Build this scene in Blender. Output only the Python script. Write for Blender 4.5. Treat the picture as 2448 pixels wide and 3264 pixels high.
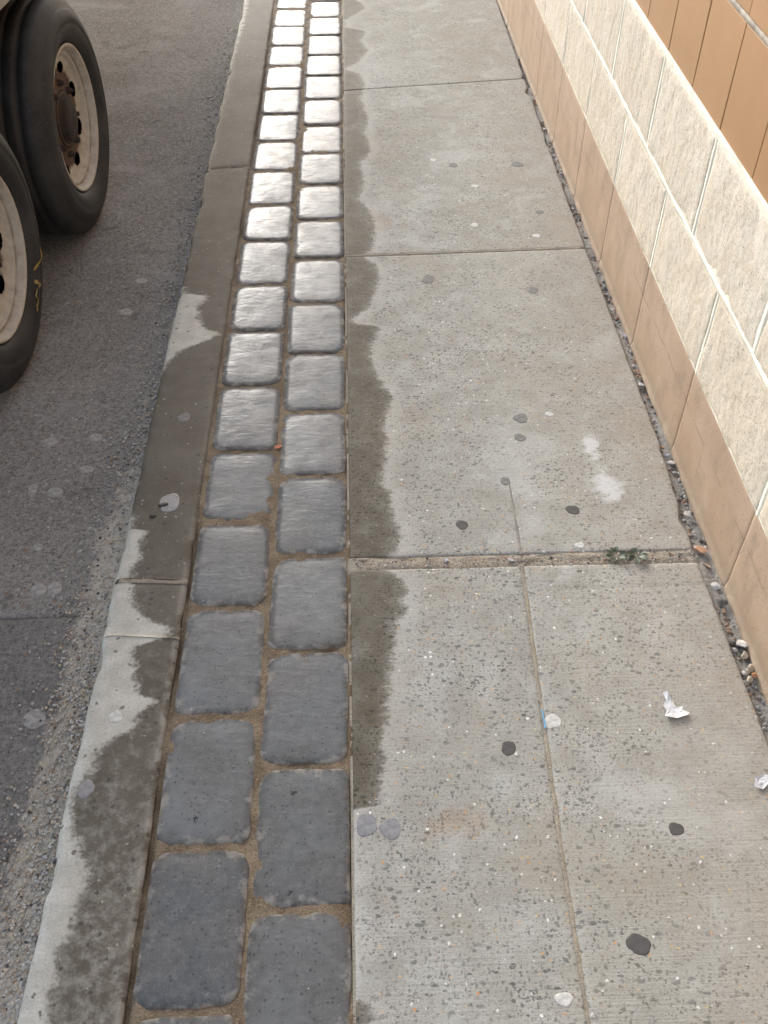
import bpy, bmesh, math, random
import numpy as np
from mathutils import Matrix, Vector

scene = bpy.context.scene
for o in list(bpy.data.objects):
    bpy.data.objects.remove(o)

# ------------------------------------------------------------------ camera
PITCH, YAW, ROLL = (math.radians(a) for a in (44.1044, 1.9305, -0.1440))
fw = Vector((math.sin(YAW) * math.cos(PITCH), math.cos(YAW) * math.cos(PITCH), -math.sin(PITCH)))
rt = Vector((math.cos(YAW), -math.sin(YAW), 0))
up = rt.cross(fw)
R_ = math.cos(ROLL) * rt + math.sin(ROLL) * up
U_ = -math.sin(ROLL) * rt + math.cos(ROLL) * up
cam_data = bpy.data.cameras.new('camera')
cam = bpy.data.objects.new('camera', cam_data)
scene.collection.objects.link(cam)
m = Matrix((R_, U_, -fw)).transposed().to_4x4()
m.translation = Vector((0, 0, 1.5))
cam.matrix_world = m
cam_data.sensor_fit = 'VERTICAL'
cam_data.sensor_height = 24.0
cam_data.sensor_width = 18.0
cam_data.lens = 3050.0 / 3264.0 * 24.0
cam_data.clip_start = 0.02
cam_data.clip_end = 2000
scene.camera = cam
scene.render.resolution_x, scene.render.resolution_y = 768, 1024

# ------------------------------------------------------------------ light
SUN_EL, SUN_AZ = 20.0, -17.0        # degrees; azimuth from +Y (street direction), negative = street side
world = bpy.data.worlds.new('World')
scene.world = world
world.use_nodes = True
wn = world.node_tree
wn.nodes.clear()
sky = wn.nodes.new('ShaderNodeTexSky')
sky.sky_type = 'NISHITA'
sky.sun_disc = False
sky.sun_elevation = math.radians(SUN_EL)
sky.sun_rotation = math.radians(SUN_AZ)
sky.air_density = 1.0
sky.dust_density = 2.0
sky.ozone_density = 1.0
hs = wn.nodes.new('ShaderNodeHueSaturation')
hs.inputs['Saturation'].default_value = 0.55      # overcast: nearly white sky
bg = wn.nodes.new('ShaderNodeBackground')
bg.inputs['Strength'].default_value = 0.15
wo = wn.nodes.new('ShaderNodeOutputWorld')
wn.links.new(sky.outputs[0], hs.inputs['Color'])
wn.links.new(hs.outputs[0], bg.inputs['Color'])
wn.links.new(bg.outputs[0], wo.inputs['Surface'])

sun_d = bpy.data.lights.new('sun', 'SUN')
sun_d.energy = 0.95
sun_d.angle = math.radians(20)
sun_d.color = (1.0, 0.995, 0.98)
sun = bpy.data.objects.new('sun', sun_d)
scene.collection.objects.link(sun)
el, az = math.radians(SUN_EL), math.radians(SUN_AZ)
to_sun = Vector((math.sin(az) * math.cos(el), math.cos(az) * math.cos(el), math.sin(el)))
sun.rotation_euler = to_sun.to_track_quat('Z', 'Y').to_euler()
sun.location = to_sun * 20

vs = scene.view_settings
vs.view_transform = 'Standard'
vs.look = 'None'
vs.exposure = 1.54
vs.gamma = 1.0
vs.use_curve_mapping = False

COL = scene.collection
rng = np.random.default_rng(7)
random.seed(11)

# ------------------------------------------------------------------ traced outlines on the ground (y, x) in metres
WET= [(5.2185, 0.0645), (5.1138, 0.0858), (4.9337, -0.0173), (4.8385, -0.0134), (4.7814, 0.0831), (4.6495, 0.0543), (4.5248, 0.0859), (4.3736, 0.0371), (4.2966, -0.021), (4.2387, 0.043), (4.1093, 0.0644), (3.9673, 0.0422), (3.753, 0.0678), (3.6282, 0.0541), (3.4586, 0.0713), (3.3641, 0.0315), (3.2093, 0.0386), (3.0674, 0.0198), (2.998, 0.0533), (2.8798, 0.0718), (2.7309, 0.0606), (2.6952, 0.0205), (2.6456, 0.0621), (2.5743, 0.0762), (2.4629, 0.0569), (2.3973, 0.0378), (2.3445, -0.0063), (2.3173, -0.0111), (2.3059, 0.0357), (2.2951, 0.0698), (2.2063, 0.0419), (2.1208, 0.0396), (2.0313, 0.0644), (1.9659, 0.088), (1.8916, 0.0715), (1.8447, 0.0604), (1.803, 0.072), (1.7678, 0.0638), (1.707, 0.0615), (1.6695, 0.0513), (1.6379, 0.0503), (1.6169, 0.0669), (1.5615, 0.0683), (1.5076, 0.0794), (1.474, 0.0882), (1.4241, 0.0729), (1.408, 0.058), (1.3715, 0.0566), (1.3448, 0.0786), (1.3153, 0.0962), (1.2869, 0.0759), (1.2621, 0.0869), (1.2194, 0.0664), (1.1737, 0.0587), (1.1257, 0.0524), (1.0831, 0.0459), (1.0065, 0.0399), (0.96, 0.0279), (0.9042, 0.0282), (0.8252, 0.0163), (0.8179, -0.04), (0.5197, -0.0419), (0.513, -0.0155), (0.4935, 0.0001), (0.4803, 0.0016)]
DRY= [(5.2723, -0.4999), (4.8808, -0.4961), (4.6104, -0.5113), (4.4192, -0.5162), (4.1366, -0.5253), (3.8324, -0.5244), (3.535, -0.5376), (3.4365, -0.5965), (2.549, -0.5354), (2.5354, -0.5059), (2.4894, -0.4979), (2.4799, -0.4307), (2.4227, -0.4506), (2.3499, -0.4431), (2.3044, -0.4218), (2.2791, -0.3766), (2.2362, -0.4238), (2.2021, -0.4775), (2.146, -0.5079), (2.0857, -0.5292), (2.0422, -0.5478), (1.5862, -0.54), (1.5783, -0.5204), (1.5525, -0.5094), (1.5146, -0.5037), (1.5076, -0.4737), (1.4768, -0.4775), (1.4371, -0.4778), (1.3942, -0.4815), (1.3648, -0.4836), (1.3314, -0.4785), (1.2664, -0.4553), (1.2306, -0.3894), (1.2065, -0.3864), (1.1852, -0.4452), (1.1671, -0.4535), (1.1185, -0.4385), (1.0724, -0.4267), (1.0533, -0.3871), (1.0309, -0.4206), (1.0022, -0.4141), (0.9759, -0.46), (0.9412, -0.4825), (0.9117, -0.4844), (0.8919, -0.5015), (0.8614, -0.507), (0.8314, -0.5053), (0.8025, -0.4986), (0.7856, -0.4807), (0.7507, -0.4715), (0.7245, -0.4534), (0.697, -0.4578), (0.6728, -0.4627), (0.6394, -0.4659), (0.6164, -0.4681), (0.6031, -0.4817), (0.576, -0.4737), (0.561, -0.4729), (0.5393, -0.4749), (0.5183, -0.475), (0.4975, -0.4769)]
WET = np.array(sorted(WET))
DRY = np.array(sorted(DRY))

Z_ROAD = -0.10
X_KF, X_KB = -0.5245, -0.3665        # kerb front / back
X_PL, X_PM, X_PR = -0.3625, -0.1945, -0.0295
X_SR = 0.728                          # free edge of the slabs
X_W = 0.757                           # wall face
TILT = 0.024                          # the wall's courses are level, the pavement falls away

# ------------------------------------------------------------------ helpers
def setk(o, label=None, cat=None, group=None, kind=None):
    if label: o['label'] = label
    if cat: o['category'] = cat
    if group: o['group'] = group
    if kind: o['kind'] = kind
    return o

def link(o, parent=None):
    COL.objects.link(o)
    if parent is not None:
        o.parent = parent
    return o

def mesh_obj(name, verts, faces, mat, parent=None, smooth=True, attrs=None, loc=None):
    me = bpy.data.meshes.new(name)
    me.from_pydata([tuple(map(float, v)) for v in verts], [], [tuple(map(int, f)) for f in faces])
    if smooth:
        me.polygons.foreach_set('use_smooth', [True] * len(me.polygons))
    if attrs:
        for k, a in attrs.items():
            at = me.attributes.new(k, 'FLOAT', 'POINT')
            at.data.foreach_set('value', np.asarray(a, dtype=np.float32))
    me.materials.append(mat)
    me.update()
    o = bpy.data.objects.new(name, me)
    if loc is not None:
        o.location = loc
    return link(o, parent)

def empty(name, loc=(0, 0, 0), parent=None):
    o = bpy.data.objects.new(name, None)
    o.location = loc
    o.empty_display_size = 0.1
    return link(o, parent)

def grid_box(xs, ys, zf, z_bot, xr=None):
    """Grid xs (n) by ys (m) with heights zf[m,n], plus skirts; optional x override xr[m,n]."""
    n, mm = len(xs), len(ys)
    XX = np.tile(xs, (mm, 1)) if xr is None else xr
    YY = np.tile(np.asarray(ys)[:, None], (1, n)) if np.ndim(ys) == 1 else ys
    V = np.stack([XX, YY, zf], -1).reshape(-1, 3)
    F = []
    for j in range(mm - 1):
        b = j * n
        for i in range(n - 1):
            F.append((b + i, b + i + 1, b + n + i + 1, b + n + i))
    loop = [i for i in range(n)] + [j * n + n - 1 for j in range(1, mm)] + \
           [(mm - 1) * n + i for i in range(n - 2, -1, -1)] + [j * n for j in range(mm - 2, 0, -1)]
    base = len(V)
    low = V[loop].copy()
    low[:, 2] = z_bot
    V = np.concatenate([V, low])
    k = len(loop)
    for a in range(k):
        b = (a + 1) % k
        F.append((loop[b], loop[a], base + a, base + b))
    return V, F, loop

def vnoise(x, y, seed=0):
    """cheap smooth value noise, -1..1"""
    x = np.asarray(x, float); y = np.asarray(y, float)
    xi, yi = np.floor(x), np.floor(y)
    fx, fy = x - xi, y - yi
    fx = fx * fx * (3 - 2 * fx); fy = fy * fy * (3 - 2 * fy)
    def h(a, b):
        s = np.sin(a * 127.1 + b * 311.7 + seed * 74.7) * 43758.5453
        return (s - np.floor(s)) * 2 - 1
    return (h(xi, yi) * (1 - fx) + h(xi + 1, yi) * fx) * (1 - fy) + (h(xi, yi + 1) * (1 - fx) + h(xi + 1, yi + 1) * fx) * fy

def fbm(x, y, seed=0, oct=4):
    s = 0; a = 1.0; t = 0
    for k in range(oct):
        s = s + a * vnoise(x * 2 ** k, y * 2 ** k, seed + k * 13); t += a; a *= 0.5
    return s / t

# ------------------------------------------------------------------ node helper
class NT:
    def __init__(self, name):
        self.mat = bpy.data.materials.new(name)
        self.mat.use_nodes = True
        self.t = self.mat.node_tree
        self.t.nodes.clear()
        self.out = self.t.nodes.new('ShaderNodeOutputMaterial')
        self.b = self.t.nodes.new('ShaderNodeBsdfPrincipled')
        self.t.links.new(self.b.outputs[0], self.out.inputs[0])
        self._obj = None

    def put(self, sock, v):
        if isinstance(v, bpy.types.NodeSocket):
            self.t.links.new(v, sock)
        elif v is not None:
            if hasattr(sock, 'default_value'):
                if isinstance(v, (tuple, list)) and len(v) == 3 and sock.type == 'RGBA':
                    v = (*v, 1)
                sock.default_value = v

    def set(self, **kw):
        for k, v in kw.items():
            self.put(self.b.inputs[k.replace('_', ' ')], v)

    def coord(self, kind='Object'):
        n = self.t.nodes.new('ShaderNodeTexCoord')
        return n.outputs[kind]

    def pos(self):
        return self.t.nodes.new('ShaderNodeNewGeometry').outputs['Position']

    def rand(self):
        return self.t.nodes.new('ShaderNodeObjectInfo').outputs['Random']

    def attr(self, name):
        n = self.t.nodes.new('ShaderNodeAttribute')
        n.attribute_name = name
        return n.outputs['Fac']

    def map(self, v, scale=(1, 1, 1), rot=(0, 0, 0), loc=(0, 0, 0)):
        n = self.t.nodes.new('ShaderNodeMapping')
        self.put(n.inputs['Vector'], v)
        n.inputs['Scale'].default_value = scale
        n.inputs['Rotation'].default_value = rot
        self.put(n.inputs['Location'], loc)
        return n.outputs[0]

    def vadd(self, a, b):
        n = self.t.nodes.new('ShaderNodeVectorMath')
        n.operation = 'ADD'
        self.put(n.inputs[0], a); self.put(n.inputs[1], b)
        return n.outputs[0]

    def vscale(self, a, s):
        n = self.t.nodes.new('ShaderNodeVectorMath')
        n.operation = 'SCALE'
        self.put(n.inputs[0], a); self.put(n.inputs['Scale'], s)
        return n.outputs[0]

    def noise(self, v, scale, detail=3, rough=0.55, dist=0.0, color=False):
        n = self.t.nodes.new('ShaderNodeTexNoise')
        self.put(n.inputs['Vector'], v)
        n.inputs['Scale'].default_value = scale
        n.inputs['Detail'].default_value = detail
        n.inputs['Roughness'].default_value = rough
        n.inputs['Distortion'].default_value = dist
        return n.outputs['Color'] if color else n.outputs[0]

    def voro(self, v, scale, dim='3D', feature='F1', randomness=1.0):
        n = self.t.nodes.new('ShaderNodeTexVoronoi')
        n.voronoi_dimensions = dim
        n.feature = feature
        self.put(n.inputs['Vector'], v)
        n.inputs['Scale'].default_value = scale
        n.inputs['Randomness'].default_value = randomness
        return n.outputs['Distance'], n.outputs['Color']

    def sep(self, v):
        n = self.t.nodes.new('ShaderNodeSeparateXYZ')
        self.put(n.inputs[0], v)
        return n.outputs

    def comb(self, x, y, z):
        n = self.t.nodes.new('ShaderNodeCombineXYZ')
        for s, v in zip(n.inputs, (x, y, z)): self.put(s, v)
        return n.outputs[0]

    def m(self, op, a, b=None, c=None, clamp=False):
        n = self.t.nodes.new('ShaderNodeMath')
        n.operation = op
        n.use_clamp = clamp
        for s, v in zip(n.inputs, (a, b, c)): self.put(s, v)
        return n.outputs[0]

    def ss(self, v, lo, hi, a=0.0, b=1.0):
        n = self.t.nodes.new('ShaderNodeMapRange')
        n.interpolation_type = 'SMOOTHSTEP'
        self.put(n.inputs['Value'], v)
        self.put(n.inputs['From Min'], lo); self.put(n.inputs['From Max'], hi)
        self.put(n.inputs['To Min'], a); self.put(n.inputs['To Max'], b)
        return n.outputs[0]

    def mix(self, f, a, b, mode='MIX'):
        n = self.t.nodes.new('ShaderNodeMix')
        n.data_type = 'RGBA'
        n.blend_type = mode
        n.clamp_factor = True
        self.put(n.inputs[0], f)
        self.put(n.inputs[6], a); self.put(n.inputs[7], b)
        return n.outputs[2]

    def bump(self, h, dist, strength=1.0, normal=None):
        n = self.t.nodes.new('ShaderNodeBump')
        n.inputs['Strength'].default_value = strength
        n.inputs['Distance'].default_value = dist
        self.put(n.inputs['Height'], h)
        if normal is not None: self.put(n.inputs['Normal'], normal)
        return n.outputs[0]

    def chips(self, v, scale, keep, size, soft=0.06, rot=0.0, stretch=(1, 1, 1), loc=(0, 0, 0)):
        """mask of scattered stones: cells kept with probability `keep`, radius `size` of a cell."""
        p = self.map(v, scale=stretch, rot=(0, 0, rot), loc=loc)
        if not hasattr(self, '_wob'):
            self._wob = self.noise(v, 170, 1, color=True)
        p = self.vadd(p, self.vscale(self._wob, 0.55 / scale))
        d, c = self.voro(p, scale, '2D')
        s = self.sep(c)
        on = self.m('LESS_THAN', s[0], keep)
        r = self.m('MULTIPLY', self.m('ADD', self.m('MULTIPLY', s[1], 0.75), 0.25), size)
        e = self.m('SUBTRACT', r, d)
        k = self.ss(e, -soft * 0.5, soft * 0.5)
        return self.m('MULTIPLY', k, on), s[2]

def simple(name, col, rough=0.8, bump_scale=None, bump_d=0.001, var=0.25, nscale=12.0, metallic=0.0):
    n = NT(name)
    v = n.coord()
    f = n.noise(v, nscale, 5)
    dark = tuple(c * (1 - var) for c in col)
    lite = tuple(min(1, c * (1 + var)) for c in col)
    n.set(Base_Color=n.mix(n.ss(f, 0.3, 0.7), dark, lite), Roughness=rough, Metallic=metallic)
    if bump_scale:
        n.set(Normal=n.bump(n.noise(v, bump_scale, 4), bump_d))
    return n.mat

# ------------------------------------------------------------------ materials
def mat_slab():
    n = NT('sidewalk_concrete')
    v = n.pos()
    big = n.noise(v, 2.6, 4)
    med = n.noise(v, 14, 5)
    fine = n.noise(v, 190, 3, 0.7)
    grain = n.noise(v, 620, 2, 0.6)
    broom = n.noise(n.map(v, scale=(5, 230, 1)), 1.0, 3, 0.6)
    col = n.mix(n.ss(big, 0.35, 0.65), (0.35, 0.34, 0.305), (0.41, 0.405, 0.38))
    col = n.mix(n.ss(med, 0.35, 0.75), col, (0.30, 0.288, 0.258))
    col = n.mix(n.m('MULTIPLY', n.ss(fine, 0.35, 0.7), 0.45), col, (0.20, 0.185, 0.16))
    col = n.mix(n.m('MULTIPLY', n.ss(grain, 0.54, 0.75), 0.35), col, (0.50, 0.49, 0.45))
    col = n.mix(n.m('MULTIPLY', n.ss(broom, 0.45, 0.75), 0.30), col, (0.22, 0.205, 0.18))
    # grime blotches
    cl = n.noise(v, 1.3, 5, 0.6, 0.8)
    col = n.mix(n.ss(cl, 0.48, 0.66, 0, 0.5), col, (0.25, 0.228, 0.19))
    col = n.mix(n.ss(cl, 0.48, 0.30, 0, 0.45), col, (0.47, 0.465, 0.44))
    blot = n.noise(v, 7.0, 3, 0.6, 0.6)
    col = n.mix(n.ss(blot, 0.62, 0.78, 0, 0.30), col, (0.22, 0.20, 0.175))
    col = n.mix(n.ss(blot, 0.36, 0.24, 0, 0.35), col, (0.46, 0.45, 0.425))
    # exposed stones
    patch = n.ss(n.noise(v, 4.0, 2), 0.30, 0.55, 0.45, 1.0)
    for sc, keep, size, rot, st, dk in ((58, 0.31, 0.33, 0.5, (1, 1.7, 1), (0.095, 0.097, 0.092)),
                                        (74, 0.34, 0.31, -0.7, (1.7, 1, 1), (0.12, 0.117, 0.107)),
                                        (125, 0.42, 0.32, 0.2, (1, 1.3, 1), (0.12, 0.116, 0.107)),
                                        (190, 0.42, 0.34, 1.1, (1, 1.3, 1), (0.15, 0.142, 0.128))):
        k, rv = n.chips(v, sc, keep, size, rot=rot, stretch=st, loc=(sc * 0.13, 0, 0))
        c2 = n.mix(rv, dk, tuple(x * 1.9 for x in dk))
        col = n.mix(n.m('MULTIPLY', n.m('MULTIPLY', k, 0.96), patch), col, c2)
    k, rv = n.chips(v, 95, 0.045, 0.24, loc=(3.1, 1.7, 0))
    col = n.mix(n.m('MULTIPLY', k, 0.9), col, n.mix(rv, (0.62, 0.60, 0.55), (0.75, 0.74, 0.72)))
    k, rv = n.chips(v, 105, 0.055, 0.26, loc=(7.1, 2.3, 0))
    col = n.mix(n.m('MULTIPLY', k, 0.85), col, n.mix(rv, (0.50, 0.22, 0.08), (0.55, 0.42, 0.20)))
    wb = n.noise(v, 4.4, 5, 0.65, 0.7)
    col = n.mix(n.ss(wb, 0.50, 0.66, 0, 0.28), col, (0.315, 0.262, 0.20))
    col = n.mix(n.ss(wb, 0.46, 0.32, 0, 0.35), col, (0.47, 0.47, 0.455))
    col = n.mix(1.0, col, (1.035, 1.055, 1.055), 'MULTIPLY')
    # warmer tone towards the wall, rust and paint stains
    wall = n.attr('warm')
    col = n.mix(n.m('MULTIPLY', wall, 0.40), col, (0.35, 0.285, 0.215))
    nz = n.noise(v, 26, 4, 0.65)
    rust = n.ss(n.m('ADD', n.attr('rust'), n.m('MULTIPLY', n.m('SUBTRACT', nz, 0.5), 1.2)), 0.45, 1.0)
    col = n.mix(n.m('MULTIPLY', rust, 0.40), col, (0.33, 0.22, 0.13))
    rd, _ = n.chips(v, 120, 0.55, 0.30, loc=(1.3, 9.2, 0))
    col = n.mix(n.m('MULTIPLY', n.m('MULTIPLY', rust, rd), 0.9), col, (0.07, 0.045, 0.03))
    nz2 = n.noise(n.map(v, scale=(1, 1.5, 1)), 26, 5, 0.7, 0.6)
    paint = n.ss(n.m('ADD', n.attr('paint'), n.m('MULTIPLY', n.m('SUBTRACT', nz2, 0.5), 1.7)), 0.45, 0.95)
    col = n.mix(n.m('MULTIPLY', paint, 0.65), col, (0.62, 0.62, 0.62))
    # damp band along the pavers
    wn1 = n.noise(n.map(v, scale=(40, 150, 1)), 1.0, 3, 0.6)
    wn2 = n.noise(v, 45, 3)
    d = n.attr('d_wet')
    d = n.m('ADD', d, n.m('MULTIPLY', n.m('SUBTRACT', wn1, 0.5), 0.030))
    d = n.m('ADD', d, n.m('MULTIPLY', n.m('SUBTRACT', wn2, 0.5), 0.034))
    d = n.m('ADD', d, n.m('MULTIPLY', n.m('SUBTRACT', fine, 0.5), 0.016))
    wet = n.m('ADD', n.m('MULTIPLY', n.ss(d, -0.010, 0.012), 0.78), n.m('MULTIPLY', n.ss(d, 0.0, 0.035), 0.22))
    wet = n.m('MULTIPLY', wet, n.ss(n.noise(v, 17, 4), 0.25, 0.6, 0.80, 1.0))
    pale = n.m('MULTIPLY', n.ss(d, -0.055, -0.002), n.ss(d, 0.002, -0.004))
    col = n.mix(n.m('MULTIPLY', pale, 0.35), col, (0.47, 0.46, 0.43))
    wetc = n.mix(1.0, col, (0.30, 0.265, 0.22), 'MULTIPLY')
    col = n.mix(n.m('MULTIPLY', wet, 0.95), col, wetc)
    n.set(Base_Color=col, Roughness=n.ss(wet, 0, 1, 0.88, 0.72))
    n.set(Specular_IOR_Level=0.15)
    h = n.m('ADD', n.m('MULTIPLY', broom, 0.6), n.m('ADD', n.m('MULTIPLY', fine, 0.6), n.m('MULTIPLY', grain, 0.4)))
    n.set(Normal=n.bump(h, 0.0016, 0.8))
    return n.mat

def mat_kerb():
    n = NT('kerb_concrete')
    v = n.pos()
    big = n.noise(v, 5, 4)
    med = n.noise(v, 24, 5)
    fine = n.noise(v, 230, 3, 0.7)
    grain = n.noise(v, 700, 2)
    dry = n.mix(n.ss(med, 0.35, 0.7), (0.44, 0.425, 0.375), (0.55, 0.535, 0.485))
    dry = n.mix(n.m('MULTIPLY', n.ss(fine, 0.42, 0.7), 0.45), dry, (0.26, 0.24, 0.20))
    wet = n.mix(n.ss(big, 0.35, 0.65), (0.100, 0.087, 0.066), (0.130, 0.117, 0.094))
    wet = n.mix(n.m('MULTIPLY', n.ss(med, 0.4, 0.7), 0.6), wet, (0.15, 0.133, 0.106))
    wet = n.mix(n.m('MULTIPLY', n.ss(fine, 0.4, 0.7), 0.4), wet, (0.07, 0.06, 0.05))
    d = n.attr('d_dry')
    nz = n.noise(v, 30, 4, 0.62)
    nz2 = n.noise(v, 120, 3, 0.6)
    dd = n.m('ADD', d, n.m('MULTIPLY', n.m('SUBTRACT', nz, 0.5), 0.045))
    dd = n.m('ADD', dd, n.m('MULTIPLY', n.m('SUBTRACT', nz2, 0.5), 0.022))
    dd = n.m('ADD', dd, n.m('MULTIPLY', n.m('SUBTRACT', fine, 0.5), 0.02))
    isdry = n.ss(dd, -0.010, 0.014)
    # worn mottling on the near stones, and pale arris at the back edge
    mott = n.ss(n.m('ADD', n.noise(v, 46, 5, 0.7), n.m('MULTIPLY', n.attr('mott'), 0.16)), 0.54, 0.80)
    isdry = n.m('MAXIMUM', isdry, n.m('MULTIPLY', n.m('MULTIPLY', mott, n.attr('mott')), 0.42))
    edge = n.m('MULTIPLY', n.attr('arris'), n.ss(n.noise(v, 20, 3), 0.42, 0.60))
    isdry = n.m('MAXIMUM', isdry, n.m('MULTIPLY', edge, 0.55))
    col = n.mix(isdry, wet, dry)
    k, rv = n.chips(v, 85, 0.06, 0.22, loc=(2.2, 0.4, 0))
    col = n.mix(n.m('MULTIPLY', k, 0.5), col, n.mix(rv, (0.42, 0.36, 0.28), (0.6, 0.58, 0.54)))
    k, rv = n.chips(v, 60, 0.10, 0.25, loc=(5.2, 3.4, 0))
    col = n.mix(n.m('MULTIPLY', k, 0.7), col, (0.05, 0.045, 0.04))
    n.set(Base_Color=col, Roughness=n.ss(isdry, 0, 1, 0.74, 0.88), Specular_IOR_Level=0.2)
    h = n.m('ADD', n.m('MULTIPLY', fine, 0.7), n.m('ADD', n.m('MULTIPLY', grain, 0.35), n.m('MULTIPLY', med, 0.6)))
    n.set(Normal=n.bump(h, 0.002, 0.8))
    return n.mat

def mat_paver():
    n = NT('paver_stone')
    v = n.coord('Object')
    rnd = n.rand()
    off = n.comb(n.m('MULTIPLY', rnd, 37.0), n.m('MULTIPLY', rnd, 91.0), 0.0)
    v = n.vadd(v, off)
    big = n.noise(v, 9, 4)
    fine = n.noise(v, 240, 3, 0.7)
    grain = n.noise(v, 800, 2)
    rnd2 = n.m('FRACT', n.m('MULTIPLY', rnd, 7.31))
    a = n.mix(rnd, (0.048, 0.055, 0.062), (0.150, 0.154, 0.152))
    a = n.mix(n.m('MULTIPLY', rnd2, 0.5), a, (0.105, 0.115, 0.124))
    col = n.mix(n.ss(big, 0.35, 0.65), a, (0.095, 0.093, 0.089))
    col = n.mix(n.m('MULTIPLY', n.ss(fine, 0.45, 0.7), 0.35), col, (0.13, 0.132, 0.135))
    col = n.mix(n.m('MULTIPLY', n.ss(grain, 0.55, 0.75), 0.5), col, (0.17, 0.17, 0.17))
    mot = n.noise(v, 48, 5, 0.7)
    col = n.mix(n.m('MULTIPLY', n.ss(mot, 0.45, 0.7), 0.45), col, (0.17, 0.17, 0.17))
    col = n.mix(n.m('MULTIPLY', n.ss(mot, 0.48, 0.28), 0.5), col, (0.06, 0.06, 0.06))
    k, rv = n.chips(v, 190, 0.16, 0.34, loc=(1.7, 3.3, 0))
    col = n.mix(n.m('MULTIPLY', k, 0.5), col, n.mix(rv, (0.13, 0.13, 0.13), (0.22, 0.215, 0.21)))
    k, rv = n.chips(v, 150, 0.16, 0.34, loc=(5.7, 6.3, 0))
    col = n.mix(n.m('MULTIPLY', k, 0.6), col, (0.03, 0.03, 0.032))
    e = n.attr('edge')
    en = n.noise(v, 28, 4, 0.65)
    # lime bloom left along parts of the edges
    bloom = n.ss(n.m('ADD', e, n.m('MULTIPLY', n.m('SUBTRACT', en, 0.52), 3.4)), 0.60, 1.15)
    col = n.mix(n.m('MULTIPLY', bloom, 0.5), col, (0.33, 0.315, 0.285))
    sand = n.ss(n.m('ADD', e, n.m('MULTIPLY', n.m('SUBTRACT', n.noise(v, 60, 3), 0.5), 0.9)), 0.80, 1.25)
    col = n.mix(n.m('MULTIPLY', sand, 0.65), col, (0.23, 0.165, 0.105))
    k, _ = n.chips(v, 26, 0.06, 0.13)
    col = n.mix(k, col, (0.02, 0.02, 0.02))
    rgh = n.ss(n.noise(v, 16, 3), 0.3, 0.7, 0.42, 0.58)
    dirt = n.ss(n.m('ADD', e, n.m('MULTIPLY', n.m('SUBTRACT', en, 0.5), 0.9)), 0.62, 1.05)  # dark halo painted in for the dimmer reflections along the rounded edges
    col = n.mix(n.m('MULTIPLY', dirt, n.m('SUBTRACT', 0.5, n.m('MULTIPLY', bloom, 0.5))), col, (0.055, 0.048, 0.040))
    rgh = n.m('ADD', rgh, n.m('MULTIPLY', n.m('MAXIMUM', n.m('MAXIMUM', n.m('MAXIMUM', bloom, sand), dirt), n.ss(e, 0.45, 0.8)), 0.4))
    n.set(Base_Color=col, Roughness=rgh, Specular_IOR_Level=n.m('SUBTRACT', 0.2, n.m('MULTIPLY', dirt, 0.12)))
    n.set(Coat_Weight=n.m('SUBTRACT', 0.26, n.m('MULTIPLY', n.m('MAXIMUM', n.m('MAXIMUM', n.m('MAXIMUM', bloom, sand), dirt), n.ss(e, 0.35, 0.75)), 0.26), None, True), Coat_Roughness=0.17, Coat_IOR=1.5)
    rip0 = n.noise(v, 7, 2)
    rip = n.noise(n.map(v, scale=(1, 2.6, 1), rot=(0, 0, 0.22)), 20, 3, 0.5, 0.9)
    h = n.m('ADD', n.m('MULTIPLY', fine, 0.25), n.m('ADD', n.m('MULTIPLY', grain, 0.12), n.m('ADD', n.m('MULTIPLY', rip0, 2.0), n.m('MULTIPLY', rip, 1.1))))
    nb = n.bump(h, 0.0009, 0.85)
    n.set(Normal=nb, Coat_Normal=nb)
    return n.mat

def mat_sand(name, c1, c2, c3):
    n = NT(name)
    v = n.pos()
    f = n.noise(v, 300, 3, 0.7)
    b = n.noise(v, 18, 4)
    col = n.mix(n.ss(b, 0.35, 0.65), c1, c2)
    col = n.mix(n.m('MULTIPLY', n.ss(f, 0.5, 0.75), 0.7), col, c3)
    col = n.mix(n.m('MULTIPLY', n.ss(f, 0.48, 0.3), 0.6), col, tuple(x * 0.35 for x in c1))
    n.set(Base_Color=col, Roughness=0.95, Specular_IOR_Level=0.2)
    n.set(Normal=n.bump(n.m('ADD', f, n.noise(v, 90, 2)), 0.004, 0.9))
    return n.mat

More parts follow.
